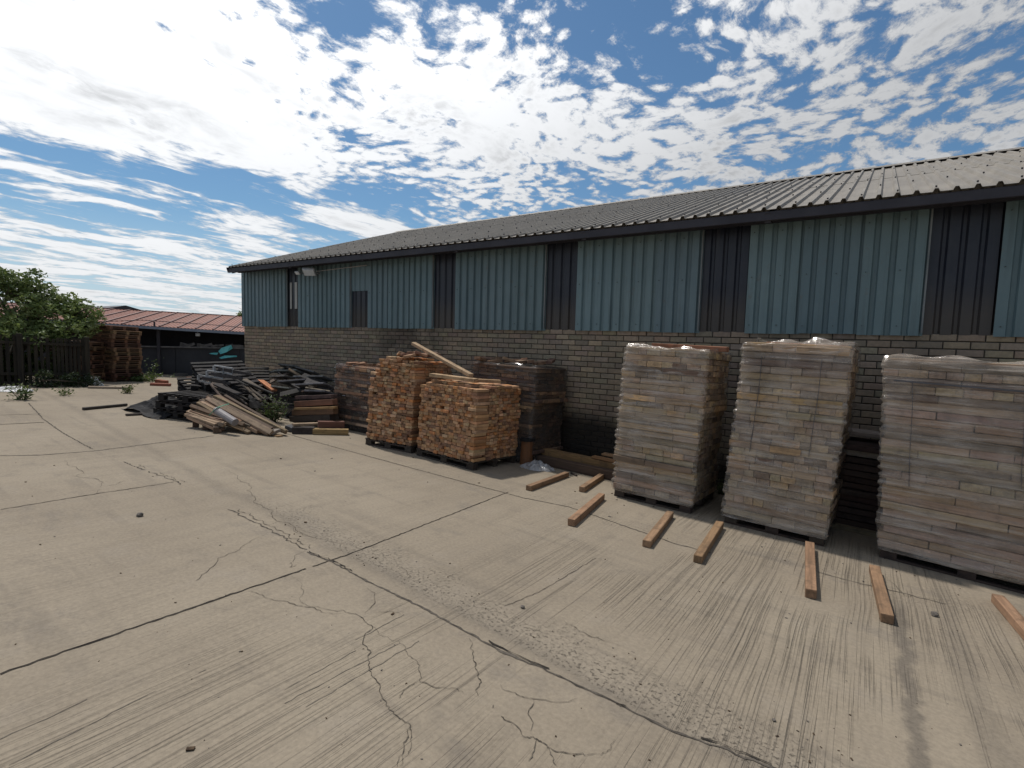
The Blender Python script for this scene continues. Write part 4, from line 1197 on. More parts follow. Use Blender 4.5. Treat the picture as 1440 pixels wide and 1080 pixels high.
# fill boards below and black plastic sheet
for k in range(14):
    x = -10.2+1.7*r.random(); y = 6.55+0.8*r.random(); z = 0.08+0.055*k*0.8*(0.5+0.5*(y-6.4))
    plank('dark rain stained board inside the dark board heap', (x-0.55, y+r.gauss(0, 0.1), gz(x, y)+z), (x+0.55, y+r.gauss(0, 0.1), gz(x, y)+z+r.gauss(0, 0.03)), 0.4, 0.05, jitc((0.06, 0.055, 0.052), r), 'boards inside the dark heap', 'darkwood', 'board', r.gauss(0, 0.1), 'board')
def heap(name, cx, cy, sx, sy, h, seed, mat, lab, cat, z0=0.0):
    n = 30; vs = []; fs = []
    for j in range(n+1):
        for i in range(n+1):
            u, v = i/n*2-1, j/n*2-1
            rr = min(1, math.hypot(u, v)/1.25)
            q = Vector((u*1.6, v*1.6, seed))
            z = h*max(0, math.cos(rr*math.pi/2))**0.8*(0.75+0.6*mnoise.noise(q)+0.25*mnoise.noise(q*3))+0.02*mnoise.noise(q*5)
            x = cx+u*sx; y = cy+v*sy
            vs.append((x+0.12*sx*mnoise.noise(q*1.5+Vector((4, 0, 0))), y+0.12*sy*mnoise.noise(q*1.5), gz(x, y)+z0+z))
    for j in range(n):
        for i in range(n):
            a = j*(n+1)+i; fs.append((a, a+1, a+n+2, a+n+1))
    mb = MB(); mb.add(vs, fs)
    return tag(mb.build(name, [M[mat]]), lab, cat)
heap('plastic_sheet', -9.55, 6.85, 0.8, 0.45, 0.62, 5, 'blackfilm', 'crumpled dark plastic sheet draped over the middle of the dark board heap', 'plastic sheet', -0.02)

# ------------------------------------------------------------------ black pallet heap with strapped timber
BP = (0.016, 0.0155, 0.0165)
PG = 'black pallets in the left heap'
def bp(m, lab, t=BP, s=(1.2, 1.0, 0.15)):
    return thing_pallet('pallet', m, s[0], s[1], s[2], t, lab, PG, r, M['blackwood'])
for k, lab in enumerate(('lowest black pallet of the flat pair behind the strapped timber', 'second black pallet from the ground behind the strapped timber', 'topmost black pallet of the flat pile behind the strapped timber')):
    bp(gmat(-10.95+0.07*k, 5.02+0.03*k, rad(14+5*k), 0.01+0.16*k), lab)
tl = ('lowest of the tilted black pallets', 'second lowest of the tilted black pallets', 'third of the tilted black pallets from below', 'topmost tilted black pallet with pale end frame')
for k in range(4):
    m = T(-12.1+0.15*k, 5.75+0.05*k, 0.27+0.165*k) @ Rz(rad((-18, -6, -27, -12)[k])) @ Ry(rad((12, 17, 14, 19)[k])) @ Rx(rad((-6, 3, -8, 2)[k]))
    bp(m, tl[k], (0.018, 0.018, 0.019) if k < 3 else (0.022, 0.022, 0.024), (1.25, 1.05, 0.145))
for k, lab in enumerate(('lowest black pallet on the right of the left heap', 'middle black pallet on the right of the left heap', 'upper black pallet on the right of the left heap')):
    m = T(-11.25+0.05*k, 5.75+0.04*k, 0.10+0.165*k) @ Rz(rad(-24+17*k)) @ Ry(rad(8+5*k)) @ Rx(rad(6-5*k))
    bp(m, lab, BP, (1.2, 1.0, 0.145))
for k in range(3):
    m = T(-11.9+0.05*k, 6.45, 0.32+0.16*k) @ Rz(rad(-30)) @ Ry(rad(17))
    bp(m, ('lower', 'middle', 'upper')[k]+' black pallet wedged at the back of the left heap', BP, (1.2, 1.0, 0.145))
# end frames of the upper left pallets, lit edges put into their pale colour
for k, (a, b_) in enumerate((((279, 527), (296, 531)), ((291, 521), (314, 524)), ((301, 514), (327, 518)))):
    fr = MB()
    P0 = CAM+ray(a[0], a[1])*(9.75+0.08*k); P1 = CAM+ray(b_[0], b_[1])*(9.85+0.08*k)
    for dz in (0.0, -0.11):
        fr.bar(P0+Vector((0, 0, dz)), P1+Vector((0, 0, dz)), 0.05, 0.025, 0.003, (0.34, 0.36, 0.38))
    for q in (0, 0.5, 1):
        c = P0.lerp(P1, q)
        fr.bar(c+Vector((0, 0, -0.0985)), c+Vector((0, 0, -0.0125)), 0.045, 0.035, 0.003, (0.30, 0.32, 0.34))
    # boards running back from the frame
    for q in (0.1, 0.5, 0.9):
        c = P0.lerp(P1, q)
        fr.bar(c+Vector((0.02, 0.03, -0.055)), c+Vector((0.22, 0.28, -0.12)), 0.05, 0.05, 0.003, (0.05, 0.05, 0.055))
    o = fr.build('pallet_end_frame', [M['planks']])
    tag(o, ('lowest', 'middle', 'topmost')[k]+' grey pallet end frame poking out at the top left of the black pallet heap', 'crate', 'grey frames on the black pallet heap')

def atD(px, py, depth):
    return CAM+ray(px, py)*depth
rk = random.Random(91)
for k in range(16):
    a = (rk.uniform(286, 345), rk.uniform(528, 552)); D = rk.uniform(10.3, 10.8)
    b_ = (a[0]+rk.uniform(22, 55), a[1]+rk.uniform(12, 34))
    plank('thin grey brown plank fanned over the black pallet heap', atD(a[0], a[1], D), atD(b_[0], min(b_[1], 592), D-rk.uniform(0.1, 0.7)), rk.choice((0.05, 0.07, 0.1)), 0.03,
          jitc(rk.choice(((0.05, 0.045, 0.042), (0.09, 0.075, 0.062), (0.03, 0.028, 0.028), (0.13, 0.105, 0.085))), rk), 'thin planks over the black pallet heap', 'darkwood', 'plank', rk.gauss(0, 0.5), rng=rk)
# strapped timber on a small pallet
SP = [(0.27, 0.195, 0.13), (0.22, 0.15, 0.095), (0.17, 0.115, 0.08), (0.33, 0.24, 0.16), (0.11, 0.08, 0.06), (0.21, 0.12, 0.075)]
rt = random.Random(77)
n = 0
for row, (cnt, a0, a1, b0, b1, D0, D1, E0, E1) in enumerate((
    (8, (263, 588), (268, 576), (309, 605), (318, 592), 9.2, 9.35, 8.95, 9.15),
    (8, (270, 578), (280, 563), (326, 604), (344, 590), 9.3, 9.5, 9.0, 9.2),
    (8, (282, 566), (296, 558), (352, 610), (374, 598), 9.4, 9.65, 9.0, 9.25),
    (8, (290, 564), (312, 556), (376, 611), (394, 605), 9.5, 9.75, 8.95, 9.2))):
    for k in range(cnt):
        u = k/(cnt-1)
        a = (a0[0]+(a1[0]-a0[0])*u+rt.gauss(0, 5), a0[1]+(a1[1]-a0[1])*u+rt.gauss(0, 2.0))
        b_ = (b0[0]+(b1[0]-b0[0])*u+rt.gauss(0, 9), b0[1]+(b1[1]-b0[1])*u+rt.gauss(0, 2.5))
        A = atD(a[0], a[1], D0+(D1-D0)*u); B = atD(b_[0], b_[1], E0+(E1-E0)*u)
        B.z = max(B.z, gz(B.x, B.y)+0.03); A.z = max(A.z, gz(A.x, A.y)+0.1)
        plank('weathered plank in the green strapped timber heap', A, B, rt.choice((0.06, 0.07, 0.09)), rt.choice((0.035, 0.045, 0.06)), jitc(rt.choice(SP), rt, 0.15), 'planks in the green strapped heap', 'planks', 'plank', rt.gauss(0, 0.3), rng=rt)
for k, q in enumerate(((275, 600), (289, 604), (304, 609))):
    p = gnd(*q)
    mb = MB(); mb.box(Matrix(), 0.7, 0.09, 0.11, 0.005, jitc((0.13, 0.085, 0.06), r), 0, r)
    o = mb.build('bearer', [M['darkwood']]); o.matrix_world = gmat(p.x, p.y, rad(155), 0.056) @ T(0.3, 0, 0)
    tag(o, 'short bearer block under the green strapped timber, %s of the three' % ('leftmost', 'middle', 'rightmost')[k], 'bearer', 'bearers under the strapped timber')
A = atD(304, 577, 9.05); B = atD(331, 594, 8.85)
mb = MB(); mb.tube([A, A.lerp(B, 0.5), B], 0.065, 14); tag(mb.build('tube', [M['tube']], smooth=False), 'short grey tube lying on the green strapped timber heap', 'tube')
mb = MB()
pts = [atD(294, 584, 8.98), atD(300, 578, 8.98), atD(306, 573, 8.99), atD(313, 570.5, 9.15), atD(322, 568, 9.3)]
for a, b_ in zip(pts, pts[1:]): mb.bar(a, b_, 0.022, 0.006)
tag(mb.build('strap', [M['green']]), 'bright green strap over the strapped timber heap', 'strap')
# plank ends at the right foot
bl('grey board end at the right foot of the strapped timber heap', (370, 600), 5.15, (390, 607), 5.12, 0.2, 0.05, (0.26, 0.22, 0.2), 'planks', 0.3, g=None)
bl('tan board end on the ground at the right foot of the strapped timber heap', (382, 613), 5.1, (394, 614), 5.1, 0.1, 0.05, (0.42, 0.29, 0.15), 'planks', g=None)
bl('dark block end between the strapped timber and the dark board heap', (405, 600), 5.55, (418, 605), 5.6, 0.16, 0.08, (0.1, 0.1, 0.11), 'darkwood', g=None)

heap('netting', -11.05, 5.75, 0.75, 0.55, 0.75, 15, 'blackfilm', 'crumpled black netting slumped over the right half of the black pallet heap', 'netting')
# black sheet heap and bars on the concrete
heap('plastic_sheet', -11.75, 4.85, 0.85, 0.6, 0.34, 9, 'blackfilm', 'low black plastic sheet heap lying on the concrete left of the strapped timber', 'plastic sheet')
A = gnd(117, 577); B = gnd(178, 571)
plank('long dark bar lying on the concrete left of the black sheet', A+Vector((0, 0, 0.03)), B+Vector((0, 0, 0.03)), 0.06, 0.05, (0.06, 0.055, 0.05), None, 'darkwood', 'bar', cat='bar')
A = gnd(177, 585); B = gnd(252, 581)
plank('dark bar lying on the concrete in front of the black sheet', A+Vector((0, 0, 0.025)), B+Vector((0, 0, 0.025)), 0.06, 0.04, (0.10, 0.085, 0.075), None, 'darkwood', 'bar', cat='bar')

# ------------------------------------------------------------------ far left: pallet towers, debris
TP = [(0.16, 0.08, 0.05), (0.2, 0.112, 0.066), (0.125, 0.064, 0.042), (0.24, 0.145, 0.085)]
for (x, y, rz_, n, key) in ((-18.95, 6.32, rad(24), 13, 'tall brown pallet tower by the fence'), (-18.75, 5.35, rad(34), 9, 'shorter leaning pallet tower beside the fence')):
    for k in range(n):
        m = gmat(x+r.gauss(0, 0.03), y+r.gauss(0, 0.03), rz_+r.gauss(0, 0.03), 0.005+k*0.128)
        thing_pallet('pallet', m, 0.9, 0.98, 0.122, jitc(r.choice(TP), r, 0.15), 'weathered brown pallet stacked in the '+key, 'pallets in the '+key, r, M['planks'], True)
def lying(lab, a, b_, w_, h_, t, mat='planks', g=None):
    A = gnd(*a); B = gnd(*b_)
    return plank(lab, A+Vector((0, 0, h_/2+0.004)), B+Vector((0, 0, h_/2+0.004)), w_, h_, t, g, mat)
lying('long pale plank on the ground before the pallet towers', (124, 546), (187, 547), 0.14, 0.05, (0.32, 0.26, 0.2))
lying('red brown board on the ground right of the pallet tower, nearer one', (212, 542), (240, 543), 0.2, 0.07, (0.25, 0.09, 0.06))
lying('short red board lying on the ground right of the pallet tower, farther one', (221, 538), (234, 540), 0.14, 0.10, (0.3, 0.11, 0.07))
lying('brown board on the ground behind the black pallet heap', (266, 533), (292, 538), 0.2, 0.07, (0.22, 0.11, 0.08))
lying('grey board at the foot of the dark shed wall', (248, 529), (262, 529), 0.2, 0.10, (0.12, 0.12, 0.12), 'darkwood')
A = gnd(132, 542); crumple('crumpled_film', [(A.x-0.3, A.y-0.25), (A.x+0.3, A.y+0.25)], 0.2, 'pale crumpled plastic at the foot of the pallet towers', 6, 'paleplastic')
A = gnd(15, 550); crumple('crumpled_film', [(A.x-0.35, A.y-0.4), (A.x+0.3, A.y+0.5)], 0.12, 'pale plastic sheet on the ground at the fence foot', 8, 'paleplastic')

# ------------------------------------------------------------------ long low shed with the red roof
def shed():
    X0 = -21.0; Y0, Y1 = 0.5, 24.0
    root = empty('shed', T(X0, (Y0+Y1)/2, gz(X0, 8)), 'long low dark shed with a faded red metal roof across the yard', 'shed')
    inv = root.matrix_world.inverted()
    def put(o): o.parent = root; o.matrix_parent_inverse = inv; return o
    rs = random.Random(4)
    def ez(y): return 1.885-0.038*(y-9.0)
    def rz2(y): return 2.44-0.019*(y-9.0)
    tp = 3.6
    mb = MB(); xsec = []
    y = Y0; k = 0
    pts = []
    while y < Y1:
        pts += [(y, 0.0), (y+0.035, 0.0), (y+0.055, 0.02), (y+0.09, 0.02)]
        y += 0.11
    n = len(pts)
    ov = 0.45
    vs = [(X0+ov, yy, ez(yy)+dz) for yy, dz in pts]+[(X0-tp, yy+0.55, rz2(yy)+0.08+dz) for yy, dz in pts]
    vs += [(X0+ov, yy, ez(yy)+dz-0.012) for yy, dz in pts]+[(X0-tp, yy+0.55, rz2(yy)+0.068+dz) for yy, dz in pts]
    fs = [(i+1, i, n+i, n+i+1) for i in range(n-1)]+[(2*n+i, 2*n+i+1, 3*n+i+1, 3*n+i) for i in range(n-1)]+[(i, i+1, 2*n+i+1, 2*n+i) for i in range(n-1)]
    mb.add(vs, fs)
    # lapped sheet edges
    y = Y0+0.3
    while y < Y1:
        mb.bar((X0+ov-0.02, y, ez(y)+0.034), (X0-tp, y+0.55, rz2(y)+0.114), 0.055, 0.022, mat=1)
        y += 0.55
    mb.bar((X0-tp, Y0, rz2(Y0)+0.10), (X0-tp, Y1, rz2(Y1)+0.10), 0.2, 0.05, mat=1)
    put(mb.build('roof', [M['redroof'], M['roof_lap']]))
    mb = MB()
    mb.bar((X0+ov+0.03, Y0, ez(Y0)-0.05), (X0+ov+0.03, Y1, ez(Y1)-0.05), 0.05, 0.09)
    put(mb.build('gutter', [M['gutter']]))
    mb = MB()
    mb.box(T(X0-2.2, (Y0+Y1)/2, 0.8), 0.1, Y1-Y0, 2.6)
    put(mb.build('back_wall', [M['dark']]))
    mb = MB()
    y = Y0
    while y < Y1-0.1:
        wv = rs.choice((1.2, 1.5, 2.1)); y2 = min(Y1, y+wv)
        xo = rs.uniform(-0.03, 0.03)
        mb.box(T(X0+xo, (y+y2)/2, 0.45), 0.05, y2-y-0.015, 1.45)
        y = y2
    put(mb.build('wall_panels', [M['darkpanel']]))
    mb = MB()
    mb.bar((X0+0.06, Y0, 1.20), (X0+0.06, Y1, 1.17), 0.10, 0.05)
    for k in range(26):
        y = rs.uniform(9, 13.5) if k < 18 else rs.uniform(4, 9)
        mb.box(T(X0+0.05, y, 1.25+rs.uniform(0, 0.04)) @ Rx(rs.gauss(0, 0.3)), 0.1, rs.uniform(0.1, 0.45), rs.uniform(0.04, 0.12))
    put(mb.build('ledge', [M['greywash']]))
    mb = MB()
    for y in (2.0, 5.2, 8.4, 11.4, 14.5, 17.5): mb.box(T(X0+0.1, y, (ez(y)+0.1)/2), 0.10, 0.10, ez(y)-0.1)
    put(mb.build('posts', [M['dark']]))
    for y, z in ((9.65, 1.66), (11.35, 1.62)):
        mb = MB(); mb.box(T(X0+0.30, y, z), 0.1, 0.14, 0.12, 0.01); mb.bar((X0+0.3, y, z+0.06), (X0+0.3, y, z+0.16), 0.02, 0.02)
        put(mb.build('lamp', [M['steel']]))

    mb = MB()
    mb.tube([(X0+0.46, 6.4, 1.98), (X0+0.42, 8.0, 2.12), (X0+0.40, 10.5, 2.02), (X0+0.42, 12.3, 1.86)], 0.012, 5)
    mb.bar((X0+0.47, 8.35, 1.80), (X0+0.47, 8.35, 2.08), 0.05, 0.05)
    put(mb.build('cable', [M['dark']]))
    root.matrix_world = T(-21.0, 9.0, 0) @ Rz(rad(-31)) @ T(21.0, -9.0, 0) @ root.matrix_world
M['roof_lap'] = mat_simple('dark_roof_lap', (0.10, 0.045, 0.04), (0.14, 0.06, 0.05), 4, 0.6, 0.1)  # darker red brown for the sheet laps and ridge of the shed roof
shed()
# cyan plastic caught on the shed wall
def ragged(name, pts, mat, lab, cat, th=0.01):
    vs = []; n = len(pts)
    for p in pts: vs.append(Vector(p)+Vector((th, 0, 0)))
    for p in pts: vs.append(Vector(p)-Vector((th, 0, 0)))
    fs = [tuple(range(n))[::-1], tuple(range(n, 2*n))]+[(i, (i+1) % n, n+(i+1) % n, n+i) for i in range(n)]
    mb = MB(); mb.add(vs, fs); return tag(mb.build(name, [M[mat]]), lab, cat)
SHN = Vector((-math.cos(rad(31)), math.sin(rad(31)), 0))
def atWall(px, py, off):
    d = ray(px, py); t = ((Vector((-21.0, 9.0, 0))-SHN*off-CAM).dot(SHN))/d.dot(SHN); return CAM+d*t
def atX(px, py, X):
    d = ray(px, py); return CAM+d*(X/d.x)
XS = -20.88
ragged('plastic_sheet', [atWall(q[0], q[1], 0.10+q[2]) for q in ((307, 494, 0.02), (312, 489, .05), (325, 485, .1), (327, 490, .02), (319, 495, .06), (310, 498, .03))], 'cyan', 'cyan plastic sheet scrap caught on the dark shed wall, large upper piece', 'plastic sheet')
ragged('plastic_sheet', [atWall(q[0], q[1], 0.10+q[2]) for q in ((294, 497, 0.02), (300, 496, .04), (307, 496, .05), (305, 499, .02), (297, 498, .03))], 'cyan', 'small cyan plastic strip left of the large cyan scrap', 'plastic sheet')
ragged('plastic_sheet', [atWall(q[0], q[1], 0.10+q[2]) for q in ((308, 503, 0.02), (316, 500, .04), (333, 500, .05), (333, 502, .02), (320, 503, .04), (311, 504.5, .03))], 'cyan', 'long thin cyan plastic strip below the large cyan scrap', 'plastic sheet')

# ------------------------------------------------------------------ fence
def fence():
    X = -17.6
    root = empty('slat_fence', T(X, 3, gz(X, 3)), 'dark barred fence with narrow gaps under the tree on the left', 'fence')
    inv = root.matrix_world.inverted()
    def put(o): o.parent = root; o.matrix_parent_inverse = inv; return o
    rs = random.Random(6)
    mb = MB(); y = -3.0
    while y < 5.2:
        w_ = rs.uniform(0.06, 0.075)
        g0 = gz(X, y)
        h = 1.34+rs.uniform(-0.03, 0.03)
        gap = 0.02 if y > 4.5 else rs.uniform(0.05, 0.065)
        mb.box(T(X+rs.uniform(-0.008, 0.008), y+w_/2, g0+h/2-0.10) @ Rx(rs.gauss(0, 0.008)), 0.022, w_, h)
        y += w_+gap
    put(mb.build('boards', [M['fence']]))
    mb = MB()
    for dz in (0.3, 1.08): mb.bar((X+0.03, -3, gz(X, -3)+dz), (X+0.03, 5.25, gz(X, 5.25)+dz), 0.04, 0.07)
    put(mb.build('rails', [M['fence']]))
    for y in (-2.5, -0.4, 1.75, 3.86, 5.22):
        mb = MB(); mb.box(T(X+0.09, y, gz(X, y)+0.66), 0.09, 0.10, 1.30, 0.008)
        put(mb.build('post', [M['fence']]))
fence()

# ------------------------------------------------------------------ plants
def clump_leaves(mb, centres, n_per, size, rng, spread_z=0.8):
    for c, rad_, lt in centres:
        for k in range(int(n_per*rad_*rad_*9)):
            q = Vector((rng.gauss(0, 1), rng.gauss(0, 1), rng.gauss(0, 1))).normalized()*rad_*(0.35+0.75*rng.random()**0.5)
            q.z *= spread_z
            mb.leaf(Vector(c)+q, size, rng, min(1, max(0, lt+rng.gauss(0, 0.22))))
def tree(x, y, zb, lobes, label, seed, mat='leaf', n=150, size=0.085, trunk_r=0.11, trunks=3, name='tree', zt=None):
    rng = random.Random(seed)
    root = empty(name, T(x, y, zb), label, 'tree' if name == 'tree' else 'shrub')
    inv = root.matrix_world.inverted()
    mb = MB()
    for (c, rr) in lobes:
        c = Vector(c)
        b0 = Vector((x+rng.gauss(0, 0.08), y+rng.gauss(0, 0.08), zb))
        mid = b0.lerp(c, 0.45)+Vector((rng.gauss(0, 0.15), rng.gauss(0, 0.15), 0.15))
        mb.tube([b0, b0.lerp(mid, 0.5)+Vector((0, 0, 0.1)), mid, mid.lerp(c, 0.6), c], [trunk_r, trunk_r*0.75, trunk_r*0.5, trunk_r*0.3, trunk_r*0.12], 7)
        for k in range(5):
            e = c+Vector((rng.gauss(0, 1), rng.gauss(0, 1), rng.gauss(0, 0.7)))*rr*0.8
            s = mid.lerp(c, rng.uniform(0.3, 1))
            mb.tube([s, s.lerp(e, 0.5)+Vector((0, 0, 0.05)), e], [trunk_r*0.22, trunk_r*0.14, trunk_r*0.05], 5)
    o = mb.build('trunk', [M['bark']]); o.parent = root; o.matrix_parent_inverse = inv
    mb = MB()
    cs = []
    for (c, rr) in lobes:
        for k in range(int(16*rr*rr/0.3)+6):
            q = Vector((rng.gauss(0, 1), rng.gauss(0, 1), rng.gauss(0, 0.8))).normalized()*rr*(0.35+0.75*rng.random())
            cs.append((Vector(c)+q, rng.uniform(0.16, 0.34)*min(1, rr+0.35), rng.uniform(0.15, 0.85)))
    clump_leaves(mb, cs, n, size, rng)
    o = mb.build('crown', [M[mat]]); o.parent = root; o.matrix_parent_inverse = inv
    return root
tree(-19.0, 3.9, 0.3, [((-19, 2.6, 2.5), 0.75), ((-18.9, 3.7, 2.8), 0.5), ((-19.0, 4.35, 2.9), 0.45), ((-18.8, 4.8, 2.45), 0.5), ((-18.6, 5.35, 2.2), 0.45), ((-18.5, 5.5, 1.85), 0.38), ((-18.4, 4.2, 1.95), 0.55), ((-18.3, 3.2, 1.9), 0.55), ((-18.6, 1.5, 2.3), 0.85), ((-18.0, 4.85, 1.7), 0.42), ((-18.9, 3.2, 3.0), 0.38), ((-18.0, 3.7, 1.55), 0.36), ((-17.9, 4.3, 1.5), 0.3)],
     'leafy green tree overhanging the dark board fence at the left edge', 12, n=190, size=0.12)
def stems_plant(name, x, y, h, n, lab, seed, mat='weed', size=0.05, spread=0.12, cat='weed'):
    rng = random.Random(seed)
    z0 = gz(x, y)
    root = empty(name, T(x, y, z0), lab, cat)
    inv = root.matrix_world.inverted()
    ms = MB(); ml = MB()
    for k in range(n):
        a = rng.uniform(0, 6.28); sp = spread*rng.uniform(0.2, 1)
        tip = Vector((x+math.cos(a)*sp, y+math.sin(a)*sp, z0+h*rng.uniform(0.5, 1.0)))
        b0 = Vector((x+math.cos(a)*sp*0.2, y+math.sin(a)*sp*0.2, z0))
        ms.tube([b0, b0.lerp(tip, 0.5)+Vector((0, 0, h*0.08)), tip], [0.007, 0.005, 0.003], 4)
        for q in range(16):
            t = rng.uniform(0.1, 1.05)
            p = b0.lerp(tip, t)+Vector((rng.gauss(0, 1), rng.gauss(0, 1), rng.gauss(0, 0.6)))*size*0.8
            p.z = max(p.z, z0+0.01)
            ml.leaf(p, size, rng, rng.random())
    o = ms.build('stem', [M['bark']]); o.parent = root; o.matrix_parent_inverse = inv
    o = ml.build('leaves', [M[mat]]); o.parent = root; o.matrix_parent_inverse = inv
p = gnd(33, 562); stems_plant('weed', p.x, p.y, 0.36, 14, 'bushy green weed growing from the long joint at the left edge', 1, spread=0.3, size=0.07)
p = gnd(90, 556); stems_plant('weed', p.x, p.y, 0.20, 6, 'small sparse weed on the concrete before the fence', 2, spread=0.25, size=0.06)
p = gnd(178, 553); stems_plant('weed', p.x, p.y, 0.26, 8, 'pale dry weed before the foot of the tall pallet tower', 3, spread=0.22, size=0.06)
p = gnd(213, 534); stems_plant('weed', p.x, p.y, 0.75, 5, 'tall thin weed growing right of the pallet tower', 4, spread=0.3, size=0.08)
p = gnd(200, 536)
for k in range(1):
    stems_plant('weed', p.x, p.y, 0.22, 26, 'low yellow green weed patch at the foot of the shed', 5, spread=0.7, size=0.10)
p = gnd(378, 590); stems_plant('shrub', p.x+0.35, p.y-0.1, 0.55, 26, 'green leafy shrub growing between the two dark heaps', 6, mat='weed', spread=0.30, size=0.06, cat='shrub')
p = gnd(1013, 697); stems_plant('weed', p.x, p.y+0.1, 0.16, 12, 'low pale green weed in the gap right of the leftmost tall stack', 7, spread=0.14, size=0.045)
tree(-18.5, 3.0, gz(-18.5, 3), [((-18.4, 2.2, 0.8), 0.5), ((-18.4, 3.1, 0.75), 0.5), ((-18.4, 3.9, 0.7), 0.5), ((-18.4, 4.6, 0.7), 0.4), ((-18.4, 3.5, 1.15), 0.4), ((-18.4, 1.4, 0.8), 0.5)], 'olive undergrowth behind the barred fence', 35, 'weed', 170, 0.11, 0.03, name='shrub')
# dark undergrowth along the fence foot
tree(-17.25, 4.2, gz(-17.2, 4.2), [((-17.25, 4.15, 0.36), 0.28), ((-17.25, 4.75, 0.36), 0.30), ((-17.3, 5.15, 0.30), 0.22)], 'dark low shrub growing along the foot of the board fence', 31, 'ivy', 260, 0.07, 0.02, name='shrub')
tree(-17.3, 3.2, gz(-17.2, 3.2), [((-17.25, 3.1, 0.42), 0.28), ((-17.25, 2.4, 0.4), 0.3)], 'dark weedy shrub at the fence foot by the left edge', 33, 'ivy', 200, 0.07, 0.02, name='shrub')
# beyond the shed
tree(-33, 18.3, 0.5, [((-33, 18.1, 2.9), 0.5), ((-33, 18.9, 3.15), 0.5), ((-33, 19.4, 2.7), 0.6)], 'small far tree beyond the shed beside the warehouse corner', 41, 'leaf', 80, 0.16, 0.1)
def far_house():
    root = empty('house', T(-36, 15, 0.6), 'far dark roofed house showing just above the red shed roof', 'house')
    inv = root.matrix_world.inverted()
    def put(o): o.parent = root; o.matrix_parent_inverse = inv
    a = atX(155, 434, -34); b_ = atX(207, 438, -34); t = atX(177, 429.5, -34)
    mb = MB()
    y0, y1 = a.y-0.8, b_.y+0.3; ym = t.y
    zt, ze = t.z, 2.75
    mb.add([(-34, y0, ze), (-34, y1, ze), (-34, ym, zt), (-39, y0, ze), (-39, y1, ze), (-39, ym, zt)], [(0, 1, 2), (0, 2, 5, 3), (1, 4, 5, 2), (3, 5, 4), (0, 3, 4, 1)])
    put(mb.build('roof', [M['dark']]))
    mb = MB(); mb.box(T(-36.5, (y0+y1)/2, 1.6), 4.6, y1-y0-0.6, 2.28)
    put(mb.build('wall', [M['greywash']]))
far_house()

# ------------------------------------------------------------------ light and sky
SUN_AZ = rad(-74)      # from +Y towards -X
SUN_EL = rad(63)
sdir = Vector((math.sin(SUN_AZ)*math.cos(SUN_EL), math.cos(SUN_AZ)*math.cos(SUN_EL), math.sin(SUN_EL)))
ld = bpy.data.lights.new('sun', 'SUN'); ld.energy = 3.4; ld.angle = rad(2.5); ld.color = (1.0, 0.94, 0.86)
lo = bpy.data.objects.new('sun', ld); col.objects.link(lo)
lo.rotation_euler = (-sdir).to_track_quat('-Z', 'Y').to_euler()

SKYB = [(210, 110, 1.1, 0.33), (400, 110, 0.5, 0.20), (640, 130, 0.5, 0.28), (760, 190, 0.6, 0.26), (380, 215, 0.6, 0.14), (60, 60, 0.8, 0.26), (940, 200, 0.6, 0.18), (1130, 170, 0.5, 0.15), (1330, 190, 0.6, 0.16), (700, 270, 0.4, 0.08), (1080, 60, 0.25, 0.10), (1300, 40, 0.4, 0.08),
        (470, 25, 0.20, -0.26), (500, 100, 0.15, -0.22), (518, 200, 0.20, -0.22), (552, 275, 0.36, -0.32), (60, 195, 0.34, -0.24), (150, 245, 0.55, -0.22), (240, 310, 0.7, -0.24), (0, 270, 0.6, -0.16), (330, 270, 0.6, -0.16), (420, 330, 0.6, -0.10),
        (840, 15, 0.30, -0.30), (930, 90, 0.18, -0.20), (1190, 60, 0.28, -0.08), (1390, 100, 0.4, -0.08), (620, 300, 0.25, -0.08), (860, 280, 0.25, -0.06), (1080, 120, 0.15, -0.06)]
w = bpy.data.worlds.new('World'); sc.world = w; w.use_nodes = True
g = G(w.node_tree)
bg = w.node_tree.nodes['Background']
sky = g.node('ShaderNodeTexSky', sky_type='NISHITA')
sky.sun_disc = False; sky.sun_elevation = SUN_EL
sky.sun_rotation = SUN_AZ
sky.air_density = 1.0; sky.dust_density = 0.6; sky.ozone_density = 1.6
dirv = g.n.new('ShaderNodeTexCoord').outputs['Generated']
dx, dy, dz = g.xyz(dirv)
zc = g.m('ADD', g.m('MAXIMUM', dz, 0.0), 0.10)
u = g.m('DIVIDE', dx, zc); v = g.m('DIVIDE', dy, zc)
pl = g.comb(u, v, 0.0)
wv = g.node('ShaderNodeTexNoise', {'Vector': pl, 'Scale': 1.3, 'Detail': 3.0, 'Roughness': 0.5}).outputs['Color']
wsub = g.node('ShaderNodeVectorMath', {0: wv, 1: (0.5, 0.5, 0.5)}, operation='SUBTRACT').outputs[0]
wsc = g.node('ShaderNodeVectorMath', {0: wsub, 'Scale': 0.35}, operation='SCALE').outputs[0]
plw = g.node('ShaderNodeVectorMath', {0: pl, 1: wsc}, operation='ADD').outputs[0]
# stretched bank structure plus flocked cells
n1 = g.noise(g.vec(plw, (1.0, 0.6, 1.0)), 1.6, 4, 0.55)
n2 = g.noise(g.vec(plw, (1.0, 0.75, 1.0), (0, 0, rad(8))), 10.5, 8, 0.70)
n3 = g.noise(g.vec(plw, (1.0, 0.33, 1.0), (0, 0, rad(-4))), 4.2, 8, 0.65)
ce = g.node('ShaderNodeTexVoronoi', {'Vector': plw, 'Scale': 16.0, 'Smoothness': 0.5}, feature='SMOOTH_F1').outputs['Distance']
def skyplane(px, py):
    d = ray(px, py).normalized(); return d.x/(d.z+0.10), d.y/(d.z+0.10)
